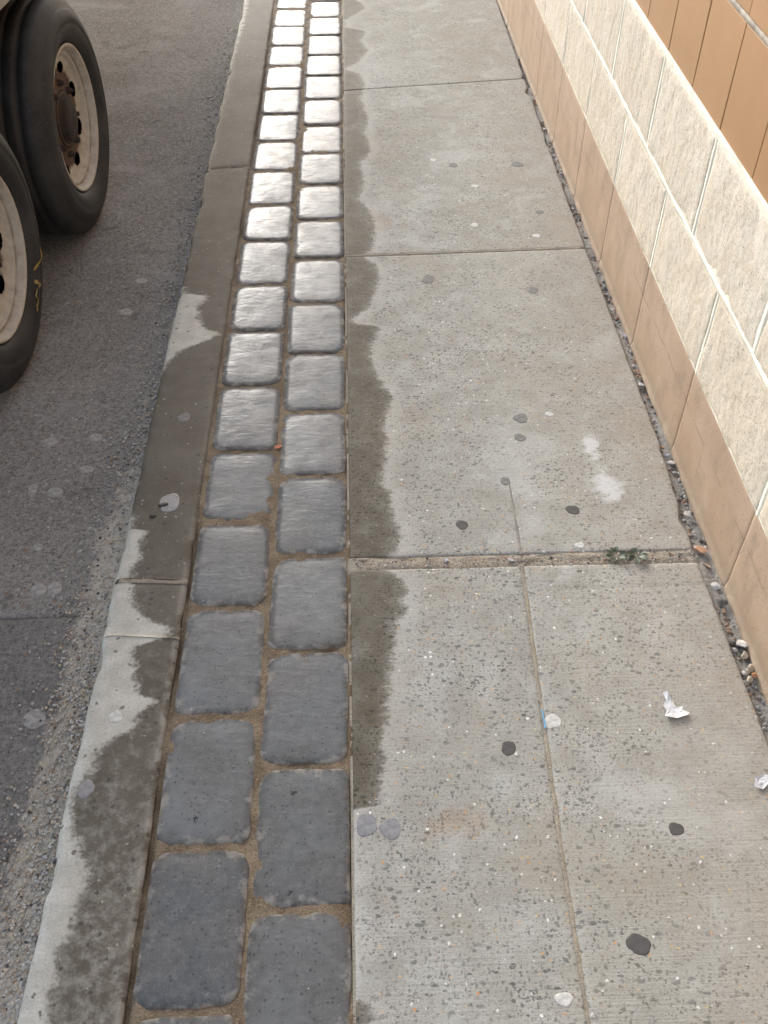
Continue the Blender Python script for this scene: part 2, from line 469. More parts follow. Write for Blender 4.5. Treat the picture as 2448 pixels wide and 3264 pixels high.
def mat_asphalt():
    n = NT('asphalt')
    v = n.pos()
    big = n.noise(v, 1.8, 4)
    med = n.noise(v, 9, 4)
    fine = n.noise(v, 170, 4, 0.75)
    d, c = n.voro(v, 105, '2D')
    s = n.sep(c)
    col = n.mix(n.ss(big, 0.35, 0.65), (0.245, 0.229, 0.212), (0.32, 0.303, 0.283))
    col = n.mix(n.m('MULTIPLY', n.ss(s[0], 0.25, 0.9), 0.65), col, (0.30, 0.285, 0.265))
    col = n.mix(n.m('MULTIPLY', n.ss(d, 0.38, 0.7), 0.3), col, (0.07, 0.065, 0.06))
    sp = n.noise(v, 230, 5, 0.8)
    col = n.mix(n.m('MULTIPLY', n.ss(sp, 0.52, 0.64), 0.75), col, (0.42, 0.40, 0.37))
    col = n.mix(n.m('MULTIPLY', n.ss(sp, 0.48, 0.36), 0.75), col, (0.055, 0.05, 0.045))
    col = n.mix(n.m('MULTIPLY', n.ss(fine, 0.42, 0.7), 0.5), col, (0.15, 0.142, 0.13))
    col = n.mix(n.m('MULTIPLY', n.ss(fine, 0.46, 0.3), 0.5), col, (0.06, 0.056, 0.052))
    k, rv = n.chips(v, 80, 0.14, 0.29)
    col = n.mix(n.m('MULTIPLY', k, 0.8), col, n.mix(rv, (0.30, 0.28, 0.25), (0.52, 0.50, 0.46)))
    k, rv = n.chips(v, 120, 0.22, 0.30, loc=(2.4, 8.4, 0))
    col = n.mix(n.m('MULTIPLY', k, 0.7), col, (0.055, 0.05, 0.048))
    k, rv = n.chips(v, 150, 0.20, 0.30, loc=(9.4, 1.4, 0))
    col = n.mix(n.m('MULTIPLY', k, 0.7), col, (0.38, 0.36, 0.33))
    k, rv = n.chips(v, 70, 0.05, 0.28, loc=(4, 4, 0))
    col = n.mix(n.m('MULTIPLY', k, 0.8), col, (0.30, 0.17, 0.08))
    sp2 = n.noise(v, 85, 5, 0.8)
    col = n.mix(n.m('MULTIPLY', n.ss(sp2, 0.52, 0.66), 0.6), col, (0.40, 0.375, 0.345))
    col = n.mix(n.m('MULTIPLY', n.ss(sp2, 0.48, 0.34), 0.6), col, (0.07, 0.063, 0.057))
    k, rv = n.chips(v, 55, 0.20, 0.30, loc=(3.4, 5.4, 0), stretch=(1, 1.4, 1))
    col = n.mix(n.m('MULTIPLY', k, 0.65), col, n.mix(rv, (0.08, 0.073, 0.066), (0.42, 0.39, 0.35)))
    st = n.noise(v, 11, 4, 0.6, 0.8)
    col = n.mix(n.ss(st, 0.62, 0.72, 0, 0.5), col, (0.10, 0.088, 0.078))
    wear = n.noise(v, 3.2, 5, 0.65, 0.5)
    col = n.mix(n.ss(wear, 0.52, 0.70, 0, 0.45), col, (0.36, 0.345, 0.325))
    col = n.mix(n.m('MULTIPLY', n.attr('patch'), 0.30), col, (0.10, 0.098, 0.096))
    # dusty gutter
    nz = n.noise(v, 30, 4, 0.7)
    g = n.ss(n.m('ADD', n.attr('grit'), n.m('MULTIPLY', n.m('SUBTRACT', nz, 0.5), 1.6)), 0.45, 1.0)
    col = n.mix(n.m('MULTIPLY', g, 0.85), col, n.mix(n.ss(fine, 0.3, 0.7), (0.38, 0.335, 0.275), (0.60, 0.545, 0.46)))
    oil = n.ss(n.noise(v, 6, 3, 0.5, 0.5), 0.62, 0.75)
    col = n.mix(n.m('MULTIPLY', oil, 0.4), col, (0.09, 0.083, 0.078))
    n.set(Base_Color=col, Roughness=1.0, Specular_IOR_Level=0.0)
    h = n.m('ADD', n.m('MULTIPLY', sp, 1.0), n.m('SUBTRACT', 0.6, n.m('MULTIPLY', d, 0.4)))
    n.set(Normal=n.bump(h, 0.0028, 0.8))
    return n.mat

def mat_plinth():
    n = NT('plinth_paint')
    v = n.coord('Object')
    f = n.noise(v, 420, 3, 0.6)
    b = n.noise(v, 5, 4)
    col = n.mix(n.ss(b, 0.35, 0.65), (0.42, 0.295, 0.205), (0.47, 0.342, 0.248))
    col = n.mix(n.m('MULTIPLY', n.ss(f, 0.45, 0.7), 0.22), col, (0.30, 0.20, 0.12))
    s = n.sep(v)
    # faint dirt line, dust and scuffs
    lz = n.m('ADD', s[2], n.m('MULTIPLY', n.m('SUBTRACT', n.noise(v, 7, 3), 0.5), 0.03))
    ln = n.ss(n.m('ABSOLUTE', n.m('SUBTRACT', lz, 0.105)), 0.006, 0.0)
    ln = n.m('MULTIPLY', ln, n.ss(n.noise(v, 16, 3), 0.40, 0.62))
    col = n.mix(n.m('MULTIPLY', ln, 0.55), col, (0.22, 0.16, 0.105))
    low = n.ss(lz, 0.11, 0.03)
    col = n.mix(n.m('MULTIPLY', low, 0.35), col, (0.37, 0.26, 0.165))
    sc = n.noise(n.map(v, scale=(1, 30, 4.2), rot=(0.35, 0, 0)), 1.3, 2, 0.4, 0.7)
    scm = n.m('MULTIPLY', n.ss(n.m('ABSOLUTE', n.m('SUBTRACT', sc, 0.5)), 0.014, 0.004), n.ss(n.noise(v, 9, 3), 0.55, 0.66))
    col = n.mix(n.m('MULTIPLY', scm, 0.6), col, (0.14, 0.10, 0.075))
    stn = n.noise(n.map(v, scale=(1, 1.0, 0.6)), 13, 5, 0.65)
    col = n.mix(n.m('MULTIPLY', n.ss(stn, 0.46, 0.68), 0.6), col, (0.29, 0.22, 0.16))
    pd, pc = n.voro(v, 130)
    col = n.mix(n.m('MULTIPLY', n.m('MULTIPLY', n.ss(pd, 0.26, 0.16), n.m('LESS_THAN', n.sep(pc)[0], 0.16)), 0.6), col, (0.16, 0.115, 0.08))
    spl = n.ss(n.m('ADD', n.m('ADD', s[2], n.m('MULTIPLY', s[1], 0.024)), n.m('MULTIPLY', n.m('SUBTRACT', stn, 0.5), 0.16)), 0.055, 0.0)
    col = n.mix(n.m('MULTIPLY', spl, 0.45), col, (0.25, 0.205, 0.16))
    col = n.mix(n.m('MULTIPLY', n.m('MULTIPLY', n.ss(stn, 0.47, 0.30), low), 0.4), col, (0.50, 0.40, 0.30))
    # paint stops short of the ground: bare concrete below
    hg = n.m('ADD', s[2], n.m('MULTIPLY', s[1], 0.024))
    edge = n.m('ADD', hg, n.m('MULTIPLY', n.m('SUBTRACT', n.noise(v, 22, 4, 0.6), 0.5), 0.05))
    bare = n.ss(edge, -0.016, -0.022)
    rim = n.m('MULTIPLY', n.ss(edge, 0.002, -0.008), 0.4)
    col = n.mix(rim, col, (0.55, 0.43, 0.31))
    col = n.mix(bare, col, n.mix(n.ss(f, 0.4, 0.6), (0.20, 0.195, 0.175), (0.32, 0.31, 0.28)))
    n.set(Base_Color=col, Roughness=0.7, Specular_IOR_Level=0.3)
    n.set(Normal=n.bump(n.m('ADD', f, n.m('MULTIPLY', n.noise(v, 60, 3), 0.5)), 0.0012, 0.7))
    return n.mat

def mat_split():
    n = NT('split_face_block')
    v = n.coord('Object')
    rnd = n.rand()
    v = n.vadd(v, n.comb(n.m('MULTIPLY', rnd, 17.0), n.m('MULTIPLY', rnd, 53.0), 0.0))
    vert = n.noise(n.map(v, scale=(1, 1.6, 1)), 34, 4, 0.65)
    f = n.noise(v, 180, 4, 0.7)
    b = n.noise(v, 11, 4)
    col = n.mix(n.ss(b, 0.3, 0.7), (0.69, 0.60, 0.475), (0.74, 0.675, 0.57))
    col = n.mix(n.m('MULTIPLY', rnd, 0.5), col, (0.62, 0.54, 0.42))
    col = n.mix(n.m('MULTIPLY', n.ss(vert, 0.48, 0.72), 0.5), col, (0.50, 0.39, 0.26))
    col = n.mix(n.m('MULTIPLY', n.ss(f, 0.46, 0.70), 0.55), col, (0.40, 0.32, 0.225))
    col = n.mix(n.m('MULTIPLY', n.ss(f, 0.46, 0.3), 0.5), col, (0.74, 0.69, 0.60))
    d, c = n.voro(v, 150)
    s = n.sep(c)
    k = n.m('MULTIPLY', n.ss(d, 0.30, 0.22), n.m('LESS_THAN', s[0], 0.14))
    col = n.mix(n.m('MULTIPLY', k, 0.7), col, (0.19, 0.15, 0.115))
    k2 = n.m('MULTIPLY', n.ss(d, 0.42, 0.30), n.m('GREATER_THAN', s[0], 0.62))
    col = n.mix(n.m('MULTIPLY', k2, 0.45), col, n.mix(s[1], (0.50, 0.36, 0.245), (0.46, 0.40, 0.33)))
    n.set(Base_Color=col, Roughness=0.9, Specular_IOR_Level=0.25)
    h = n.m('ADD', n.m('MULTIPLY', f, 0.8), vert)
    n.set(Normal=n.bump(h, 0.0016, 0.8))
    return n.mat

def mat_tile():
    n = NT('brown_painted_tile')
    v = n.coord('Object')
    rnd = n.rand()
    v2 = n.vadd(v, n.comb(n.m('MULTIPLY', rnd, 11.0), n.m('MULTIPLY', rnd, 31.0), 0.0))
    f = n.noise(v2, 460, 3, 0.6)
    col = n.mix(n.ss(n.noise(v2, 6, 3), 0.3, 0.7), (0.375, 0.208, 0.098), (0.40, 0.225, 0.108))
    col = n.mix(n.m('MULTIPLY', n.ss(f, 0.45, 0.7), 0.15), col, (0.30, 0.15, 0.06))
    n.set(Base_Color=col, Roughness=0.55, Specular_IOR_Level=0.35)
    n.set(Normal=n.bump(f, 0.0007, 0.6))
    return n.mat

def mat_tyre():
    n = NT('tyre_rubber')
    v = n.coord('Object')
    b = n.noise(v, 7, 4)
    f = n.noise(v, 120, 3)
    col = n.mix(n.ss(b, 0.35, 0.7), (0.018, 0.018, 0.0185), (0.042, 0.041, 0.040))
    col = n.mix(n.m('MULTIPLY', n.ss(f, 0.5, 0.75), 0.4), col, (0.075, 0.07, 0.065))
    n.set(Base_Color=col, Roughness=0.62, Specular_IOR_Level=0.4)
    n.set(Normal=n.bump(f, 0.0015, 0.5))
    return n.mat

def mat_rim():
    n = NT('rusty_white_rim')
    v = n.coord('Object')
    s = n.sep(v)
    r = n.m('SQRT', n.m('ADD', n.m('MULTIPLY', s[1], s[1]), n.m('MULTIPLY', s[2], s[2])))
    b = n.noise(v, 16, 5, 0.65)
    f = n.noise(v, 34, 5, 0.7)
    col = n.mix(n.ss(f, 0.35, 0.75), (0.52, 0.49, 0.43), (0.37, 0.335, 0.28))
    ring = n.ss(n.m('ABSOLUTE', n.m('SUBTRACT', r, 0.2025)), 0.006, 0.001)
    col = n.mix(n.m('MULTIPLY', ring, n.ss(b, 0.35, 0.6, 0.2, 0.7)), col, (0.14, 0.11, 0.085))
    grime = n.ss(n.m('ADD', b, n.ss(r, 0.185, 0.12, -0.14, 0.42)), 0.50, 0.72)
    col = n.mix(grime, col, n.mix(n.ss(f, 0.4, 0.6), (0.13, 0.07, 0.038), (0.06, 0.042, 0.032)))
    n.set(Base_Color=col, Roughness=0.6, Specular_IOR_Level=0.4)
    n.set(Normal=n.bump(n.m('ADD', f, b), 0.002, 0.6))
    return n.mat

M_SLAB, M_KERB, M_PAVER, M_ASPH = mat_slab(), mat_kerb(), mat_paver(), mat_asphalt()
M_SAND = mat_sand('joint_sand', (0.150, 0.112, 0.075), (0.235, 0.185, 0.128), (0.36, 0.295, 0.21))
M_DIRT = mat_sand('joint_dirt', (0.30, 0.26, 0.205), (0.36, 0.315, 0.25), (0.48, 0.43, 0.355))
M_GAP = mat_sand('gap_dirt', (0.26, 0.24, 0.215), (0.33, 0.305, 0.27), (0.44, 0.41, 0.37))
M_PLINTH, M_SPLIT, M_TILE = mat_plinth(), mat_split(), mat_tile()
M_MORTAR = simple('cream_mortar', (0.80, 0.75, 0.62), 0.85, 300, 0.0012, 0.08, 20)
M_GROOVE = simple('groove_brown', (0.12, 0.062, 0.03), 0.9, None, 0, 0.2)
M_GREY = simple('grey_seam', (0.36, 0.31, 0.25), 0.85, 200, 0.001, 0.3, 30)
M_TYRE, M_RIM = mat_tyre(), mat_rim()
M_HUB = simple('rusty_hub', (0.026, 0.018, 0.014), 0.75, 60, 0.002, 0.5, 25)
M_DARK = simple('dark_chassis', (0.022, 0.020, 0.019), 0.7, 40, 0.002, 0.4, 9)
M_BODY = simple('pale_truck_paint', (0.34, 0.32, 0.30), 0.5, None, 0, 0.15, 6)
M_YELLOW = simple('yellow_crayon', (0.34, 0.25, 0.09), 0.8, 300, 0.001, 0.35, 90)

# ================================================================== SETTING
# ---- ground out to the horizon and the road
vv, ff = [(-300, -300, -0.16), (300, -300, -0.16), (300, 300, -0.16), (-300, 300, -0.16)], [(0, 1, 2, 3)]
setk(mesh_obj('ground', vv, ff, simple('far_ground', (0.16, 0.15, 0.135), 0.9, None, 0, 0.2, 0.4), attrs={}), kind='structure')

def road():
    xs = np.concatenate([[-9.0, -6, -4, -2.5, -1.6], np.arange(-1.3, -0.44, 0.015)])
    ys = np.concatenate([[-6, -3, -1], np.arange(0.2, 1.33, 0.02), np.arange(1.335, 1.38, 0.003), np.arange(1.40, 6.0, 0.02), [7, 9, 13, 20]])
    XX, YY = np.meshgrid(xs, ys)
    Z = Z_ROAD + 0.004 * fbm(XX * 2, YY * 2, 3) - 0.012 * np.clip((-0.56 - XX) / 0.5, 0, 1) * 0
    # saw-cut joint across the lane
    jy = 1.355 + 0.012 * (XX + 0.6)
    Z = Z - 0.007 * np.exp(-((YY - jy) / 0.0045) ** 2) * (XX < -0.60)
    dens = np.interp(ys, [0, 1.30, 1.42, 1.75, 2.0, 2.6, 4.0, 5.5], [1.0, 1.0, 0.9, 0.6, 0.45, 0.25, 0.2, 0.35])[:, None]
    wid = np.interp(ys, [0, 0.6, 0.9, 1.2, 1.3, 1.5, 2.0, 3, 5], [0.115, 0.115, 0.095, 0.08, 0.10, 0.10, 0.06, 0.05, 0.09])[:, None]
    g = dens * 1.35 * np.exp(-((np.maximum(-0.572 - XX, 0)) / (wid * 0.62)) ** 2)
    V, F, _ = grid_box(xs, ys, Z, -0.155)
    gg = np.concatenate([g.reshape(-1), np.zeros(len(V) - g.size)])
    setk(mesh_obj('road', V, F, M_ASPH, attrs={'grit': gg, 'patch': np.clip((1.355 + 0.012 * (V[:, 0] + 0.6) - V[:, 1]) / 0.006 + 0.5, 0, 1)}), kind='structure')
road()

# ---- kerb
def kerb():
    root = setk(empty('kerb', (0, 0, 0)), 'low concrete kerb between the asphalt and the grey pavers', kind='structure')
    cuts = [(-2.2, -0.9), (-0.9, 1.2155), (1.217, 1.360), (1.372, 3.322), (3.336, 6.1), (6.11, 9.0), (9.01, 12.0)]
    skew = {1.2155: -0.016, 1.217: -0.016, 1.360: -0.012, 1.372: -0.012, 3.322: 0.019, 3.336: 0.019}
    # cross-section offsets from the front face
    W = X_KB - X_KF
    px = [0.0, 0.0, 0.002, 0.006, 0.012, 0.020, 0.032, 0.05, 0.07, 0.09, 0.11, 0.128, 0.142, 0.150, 0.155, W]
    pz = [-0.13, -0.026, -0.015, -0.008, -0.0035, -0.001, 0, 0, 0, 0, 0, 0, 0, -0.0004, -0.002, -0.006]
    for k, (a, b) in enumerate(cuts):
        near = b > 0 and a < 5.6
        st = 0.008 if near else 0.2
        ys = np.linspace(a, b, max(8, int((b - a) / st)))
        e = np.minimum(ys - a, b - ys)
        drop = 0.003 * np.exp(-np.minimum(ys - a, 1) / 0.004) * (abs(a - 1.217) > 0.01) + 0.003 * np.exp(-np.minimum(b - ys, 1) / 0.004) * (abs(b - 1.217) > 0.01)
        n = len(px)
        XX = np.tile(np.array(px) + X_KF, (len(ys), 1))
        front = np.clip(1 - np.array(px) / 0.05, 0, 1)
        back = np.clip((np.array(px) - (W - 0.03)) / 0.03, 0, 1)
        chip = np.clip(fbm(ys * 14, ys * 0 + k, 5) - 0.10, 0, 1) * 0.016
        XX = XX + front[None] * (0.004 * fbm(ys * 11, ys * 0, 2)[:, None] + chip[:, None]) - back[None] * (np.clip(fbm(ys * 22, ys * 0, 8), 0, 1) * 0.004)[:, None]
        sk = np.interp(ys, [a, b], [skew.get(a, 0), skew.get(b, 0)])
        t = np.array(px) / W
        YY = ys[:, None] + sk[:, None] * t[None]
        ZZ = np.tile(np.array(pz), (len(ys), 1)) - drop[:, None]
        up = (np.array(pz) > -0.03)[None]
        ZZ = ZZ + up * (0.0008 * fbm(XX * 12, YY * 12, 4))
        V = np.stack([XX, YY, ZZ], -1).reshape(-1, 3)
        F = []
        for j in range(len(ys) - 1):
            for i in range(n - 1):
                F.append((j * n + i, j * n + i + 1, (j + 1) * n + i + 1, (j + 1) * n + i))
        F.append(tuple(range(n)))
        F.append(tuple((len(ys) - 1) * n + i for i in reversed(range(n))))
        d = np.interp(V[:, 1], DRY[:, 0], DRY[:, 1], left=-0.47, right=-0.50) - V[:, 0]
        mott = np.interp(V[:, 1], [0.4, 0.85, 1.0, 1.4, 1.5], [1, 0.7, 0.5, 0.35, 0.0])
        arris = np.clip(1 - np.abs(V[:, 0] - (X_KB - 0.006)) / 0.012, 0, 1) * np.interp(V[:, 1], [0.4, 1.2, 1.6], [1, 0.8, 0.2])
        o = mesh_obj('kerb_stone', V, F, M_KERB, root, attrs={'d_dry': d, 'mott': mott, 'arris': arris})
    # mortar in the joints
    for (y0, s, w) in ((1.366, -0.012, 0.012), (3.329, 0.019, 0.014)):
        xs = np.linspace(X_KF + 0.012, X_KB - 0.001, 18)
        ys0 = np.linspace(-w * 0.62, w * 0.62, 4)
        XX, Y0 = np.meshgrid(xs, ys0)
        YY = y0 + Y0 + s * (XX - X_KF) / W
        top = -0.0035 if w > 0.01 else -0.008
        Z = top + 0.0035 * fbm(XX * 40, Y0 * 90, 6)
        V, F, _ = grid_box(xs, ys0, Z, -0.1, xr=XX)
        V[:len(xs) * 4, 1] = YY.reshape(-1)
        V[len(xs) * 4:, 1] += y0
        mesh_obj('joint_mortar', V, F, M_DIRT if w > 0.01 else M_SAND, root)
kerb()

# ---- paver strip
def pavers():
    xs = np.linspace(X_KB - 0.001, X_PR + 0.004, 60)
    ys = np.concatenate([[-2.2, -1, 0], np.arange(0.3, 5.6, 0.012), [6, 8, 12]])
    XX, YY = np.meshgrid(xs, ys)
    Z = -0.0036 + 0.0030 * fbm(XX * 30, YY * 30, 9) + 0.0015 * fbm(XX * 90, YY * 90, 4, 2)
    # washed-out stretch beside the kerb
    hole = np.clip(fbm(YY * 3.1, YY * 0, 21, 2) * 2.2 + 0.05, 0, 1)
    Z = Z - 0.016 * hole * np.exp(-((XX - X_PL - 0.001) / 0.005) ** 2)
    Z = Z - 0.010 * np.clip(fbm(YY * 5.0, YY * 0, 41, 2) * 2, 0, 1) * np.exp(-((XX - X_PR) / 0.006) ** 2)
    V, F, _ = grid_box(xs, ys, Z, -0.12)
    root = setk(mesh_obj('paved_strip', V, F, M_SAND), 'double row of grey cobble pavers set in tan sand', kind='structure')
    L = [5.129, 4.863, 4.601, 4.352, 4.082, 3.819, 3.565, 3.313, 3.049, 2.802, 2.534, 2.289, 2.032, 1.774, 1.527, 1.28, 1.019, 0.763, 0.507]
    Rr = [5.241, 4.993, 4.729, 4.473, 4.22, 3.964, 3.706, 3.45, 3.193, 2.938, 2.683, 2.428, 2.172, 1.922, 1.676, 1.42, 1.165, 0.908, 0.652]
    for col, J in ((0, L), (1, Rr)):
        J = [J[0] + 0.257 * k for k in range(24, 0, -1)] + J + [J[-1] - 0.257 * k for k in range(1, 10)]
        x0, x1 = (X_PL, X_PM) if col == 0 else (X_PM, X_PR)
        for k in range(len(J) - 1):
            yb, yt = J[k + 1], J[k]
            r = np.random.default_rng(100 * col + k)
            g = r.uniform(0.0028, 0.0055)
            gl = r.uniform(0.003, 0.006) if col == 0 else r.uniform(0.002, 0.0045)
            gr = r.uniform(0.002, 0.0045) if col == 0 else 0.0025
            cx, cy = (x0 + gl + x1 - gr) / 2, (yb + yt) / 2
            hx, hy = (x1 - gr - x0 - gl) / 2, (yt - yb) / 2 - g
            near = 0 < cy < 5.6
            # rounded-rectangle outline
            nc, ns = (7, 12) if near else (4, 2)
            P = []
            rad = [r.uniform(0.016, 0.036) for _ in range(4)]
            corners = [(hx, -hy), (hx, hy), (-hx, hy), (-hx, -hy)]
            for q in range(4):
                sx, sy = np.sign(corners[q])
                ccx, ccy = corners[q][0] - sx * rad[q], corners[q][1] - sy * rad[q]
                a0 = (-90 + 90 * q) * math.pi / 180
                for t in np.linspace(0, math.pi / 2, nc):
                    P.append((ccx + rad[q] * math.cos(a0 + t), ccy + rad[q] * math.sin(a0 + t)))
                nx = corners[(q + 1) % 4]; rn = rad[(q + 1) % 4]
                ex, ey = P[-1]
                sx2, sy2 = np.sign(nx)
                a1 = (-90 + 90 * ((q + 1) % 4)) * math.pi / 180
                tx, ty = nx[0] - sx2 * rn + rn * math.cos(a1), nx[1] - sy2 * rn + rn * math.sin(a1)
                for t in np.linspace(0, 1, ns + 2)[1:-1]:
                    P.append((ex + (tx - ex) * t, ey + (ty - ey) * t))
            P = np.array(P)
            nrm = P / np.linalg.norm(P / np.array([hx, hy]), axis=1)[:, None]
            wob = 0.0032 * fbm(P[:, 0] * 45 + k * 7, P[:, 1] * 45 + col * 9, 3) + 0.004 * np.clip(fbm(P[:, 0] * 70, P[:, 1] * 70 + k, 5) - 0.25, 0, 1) * -1
            ln = np.linalg.norm(P, axis=1)
            P = P * (1 + wob / ln)[:, None]
            rings = [(0.0, -0.06), (0.0, -0.0070), (0.0008, -0.0038), (0.0024, -0.0024), (0.0055, -0.0015), (0.012, -0.0008), (0.022, -0.0002), (0.036, 0.0003), (0.055, 0.0006)]
            V = []; E = []
            def inset(P, d):
                sx = np.clip(1 - d / hx, 0, 1); sy = np.clip(1 - d / hy, 0, 1)
                return P * np.array([sx, sy])
            for d, z in rings:
                q = inset(P, d)
                zz = z + (0.0007 * fbm(q[:, 0] * 28 + k * 3, q[:, 1] * 28, 7) if d > 0 else 0)
                V += [(a, b, c) for a, b, c in zip(q[:, 0], q[:, 1], np.broadcast_to(zz, len(q)))]
                E += [max(0.0, 1 - d / 0.030) if z > -0.02 else 1.0] * len(q)
            N = len(P)
            F = []
            for a in range(len(rings) - 1):
                for i in range(N):
                    j = (i + 1) % N
                    F.append((a * N + i, a * N + j, (a + 1) * N + j, (a + 1) * N + i))
            V.append((0, 0, 0.0007)); E.append(0.0)
            top = (len(rings) - 1) * N
            for i in range(N):
                F.append((top + i, top + (i + 1) % N, len(V) - 1))
            o = mesh_obj('paver', V, F, M_PAVER, root, attrs={'edge': E}, loc=(cx, cy, r.uniform(-0.0018, 0.0016)))
            o.rotation_euler = (r.normal(0, 0.006), r.normal(0, 0.007), r.normal(0, 0.006))
pavers()

# ---- sidewalk slabs
def sidewalk():
    # dirt bed seen in the joints and in the gap at the wall
    xs = np.concatenate([np.linspace(X_PR - 0.001, 0.30, 12), np.linspace(0.305, 0.36, 14), np.linspace(0.37, 0.69, 18), np.linspace(0.695, 0.772, 26)])
    ys = np.concatenate([[-2.2, -1, 0], np.arange(0.3, 1.30, 0.010), np.arange(1.30, 1.44, 0.003), np.arange(1.45, 2.67, 0.012), np.arange(2.67, 2.75, 0.003), np.arange(2.76, 5.6, 0.012), [6, 8, 12]])
    XX, YY = np.meshgrid(xs, ys)
    Z = -0.0035 + 0.002 * fbm(XX * 40, YY * 40, 9) + 0.001 * fbm(XX * 120, YY * 120, 4, 2)
    gap = np.clip((XX - 0.712) / 0.012, 0, 1)
    Z = Z - gap * (0.008 + 0.010 * fbm(XX * 25, YY * 9, 31))
    lj = np.interp(YY, [0.3, 0.735, 1.02, 1.39], [0.309, 0.317, 0.327, 0.3415])
    Z = Z + 0.0030 * np.exp(-((XX - lj) / 0.004) ** 4) * (YY < 1.38)
    j2 = 2.6945 + 0.0315 * (XX - X_PR)
    Z = Z + 0.0045 * np.exp(-((YY - j2) / 0.006) ** 4) * (1 - gap)
    jt = np.exp(-((YY - 1.389) / 0.016) ** 4)
    Z = Z + jt * (1 - gap) * (0.0026 + 0.004 * fbm(XX * 25, YY * 60, 33))
    V, F, _ = grid_box(xs, ys, Z, -0.13)
    me = mesh_obj('sidewalk', V, F, M_DIRT)
    me.data.materials.append(M_GAP)
    xc = np.array([np.mean([V[i][0] for i in f]) for f in F])
    me.data.polygons.foreach_set('material_index', (xc > 0.715).astype(np.int32))
    root = setk(me, 'narrow concrete sidewalk of large slabs beside the painted wall', kind='structure')

    XL = X_PR + 0.0035
    def right(y):
        e = np.interp(y, [0.4, 0.97, 1.40, 1.80, 3.05, 4.15, 5.2], [0.718, 0.722, 0.716, 0.731, 0.728, 0.738, 0.748])
        bite = np.clip(fbm(y * 6.0, y * 0 + 3.7, 17) - 0.28, 0, 1) * 0.045
        return e + 0.0025 * fbm(y * 30, y * 0, 5) - bite
    longj = lambda y: np.interp(y, [0.3, 0.735, 1.02, 1.39, 1.63], [0.309, 0.317, 0.327, 0.3415, 0.346])
    # (x-left fn, x-right fn, near-edge y at left/right, far-edge y at left/right)
    half = 0.0026
    specs = [
        (lambda y: XL + 0 * y, lambda y: longj(y) - half, (-2.2, -2.2), (1.374, 1.372)),
        (lambda y: longj(y) + half, right, (-2.2, -2.2), (1.3725, 1.369)),
        (lambda y: XL + 0 * y, right, (1.408, 1.406), (2.690, 2.714)),
        (lambda y: XL + 0 * y, right, (2.699, 2.722), (4.0515, 4.1535)),
        (lambda y: XL + 0 * y, right, (4.054, 4.157), (6.2, 6.2)),
        (lambda y: XL + 0 * y, right, (6.21, 6.21), (9.0, 9.0)),
        (lambda y: XL + 0 * y, right, (9.01, 9.01), (12.0, 12.0)),
    ]
    for k, (fl, fr, y0, y1) in enumerate(specs):
        near = y0[0] < 5
        a, b = y0[0], y1[0]
        if near:
            lo = max(a, 0.25)
            ys = np.concatenate([[a], [a + 0.003], np.linspace(a + 0.3, lo, 4) if a < 0 else [], np.arange(max(lo, a + 0.006), min(b, 5.6) - 0.006, 0.006), [b - 0.003], [b]])
            ys = np.unique(np.round(ys, 5))
        else:
            ys = np.linspace(a, b, 12)
        nx = 48 if near else 6
        u = np.linspace(0, 1, nx)
        u = np.unique(np.concatenate([u, [0.003, 0.007, 0.993, 0.997]]))
        t = (ys - a) / (b - a)
        yl, yr = ys, y0[1] + t * (y1[1] - y0[1])
        YY = yl[:, None] * (1 - u)[None] + yr[:, None] * u[None]
        XX = fl(YY) * (1 - u)[None] + fr(YY) * u[None]
        # score mark that runs on for a little way past the joint
        Z = 0.0012 * fbm(XX * 5, YY * 5, 12)
        ex = np.minimum(u[None] * (fr(YY) - fl(YY)), (1 - u)[None] * (fr(YY) - fl(YY)))
        ey = np.minimum(YY - (yl[0] * (1 - u) + yr[0] * u)[None], (yl[-1] * (1 - u) + yr[-1] * u)[None] - YY)
        Z = Z - 0.003 * np.exp(-ex / 0.002) - 0.003 * np.exp(-np.maximum(ey, 0) / 0.002)
        if k == 2:
            pass
        if k == 1:   # trowel line just below the joint
            Z = Z - 0.0012 * np.exp(-((YY - 1.304) / 0.003) ** 2)
        V, F, loop = grid_box(u, ys, Z, -0.10, xr=XX)
        V[:YY.size, 1] = YY.reshape(-1)
        V[YY.size:, 1] = YY.reshape(-1)[loop]
        d = np.interp(V[:, 1], WET[:, 0], WET[:, 1], left=-0.03, right=0.05) - V[:, 0]
        warm = np.clip((V[:, 0] - 0.25) / 0.47, 0, 1) ** 1.3 * np.interp(V[:, 1], [0.4, 2.5, 5], [1, 0.8, 0.4])
        bl = lambda cx, cy, rx, ry: np.exp(-(((V[:, 0] - cx) / rx) ** 2 + ((V[:, 1] - cy) / ry) ** 2))
        rust = 0.72 * bl(0.18, 0.80, 0.075, 0.055) + 0.45 * bl(0.10, 0.77, 0.06, 0.05) + 0.7 * bl(0.085, 2.93, 0.05, 0.10) + 0.5 * bl(0.17, 2.90, 0.07, 0.07) + 0.5 * bl(0.45, 1.2, 0.05, 0.05)
        paint = 0.95 * bl(0.563, 1.77, 0.032, 0.06) + 1.05 * bl(0.575, 1.61, 0.045, 0.06) + 0.3 * bl(0.565, 1.69, 0.02, 0.05) + 0.4 * bl(0.60, 3.95, 0.12, 0.16) + 0.35 * bl(0.05, 0.70, 0.03, 0.05) + 0.35 * bl(0.26, 1.2, 0.05, 0.10)
        mesh_obj('slab', V, F, M_SLAB, root, attrs={'d_wet': d, 'warm': warm, 'rust': rust, 'paint': paint})
    # dirt packed into the short score that runs past the joint into the far slab
    yy = np.linspace(1.405, 1.63, 40)
    cx = longj(yy)
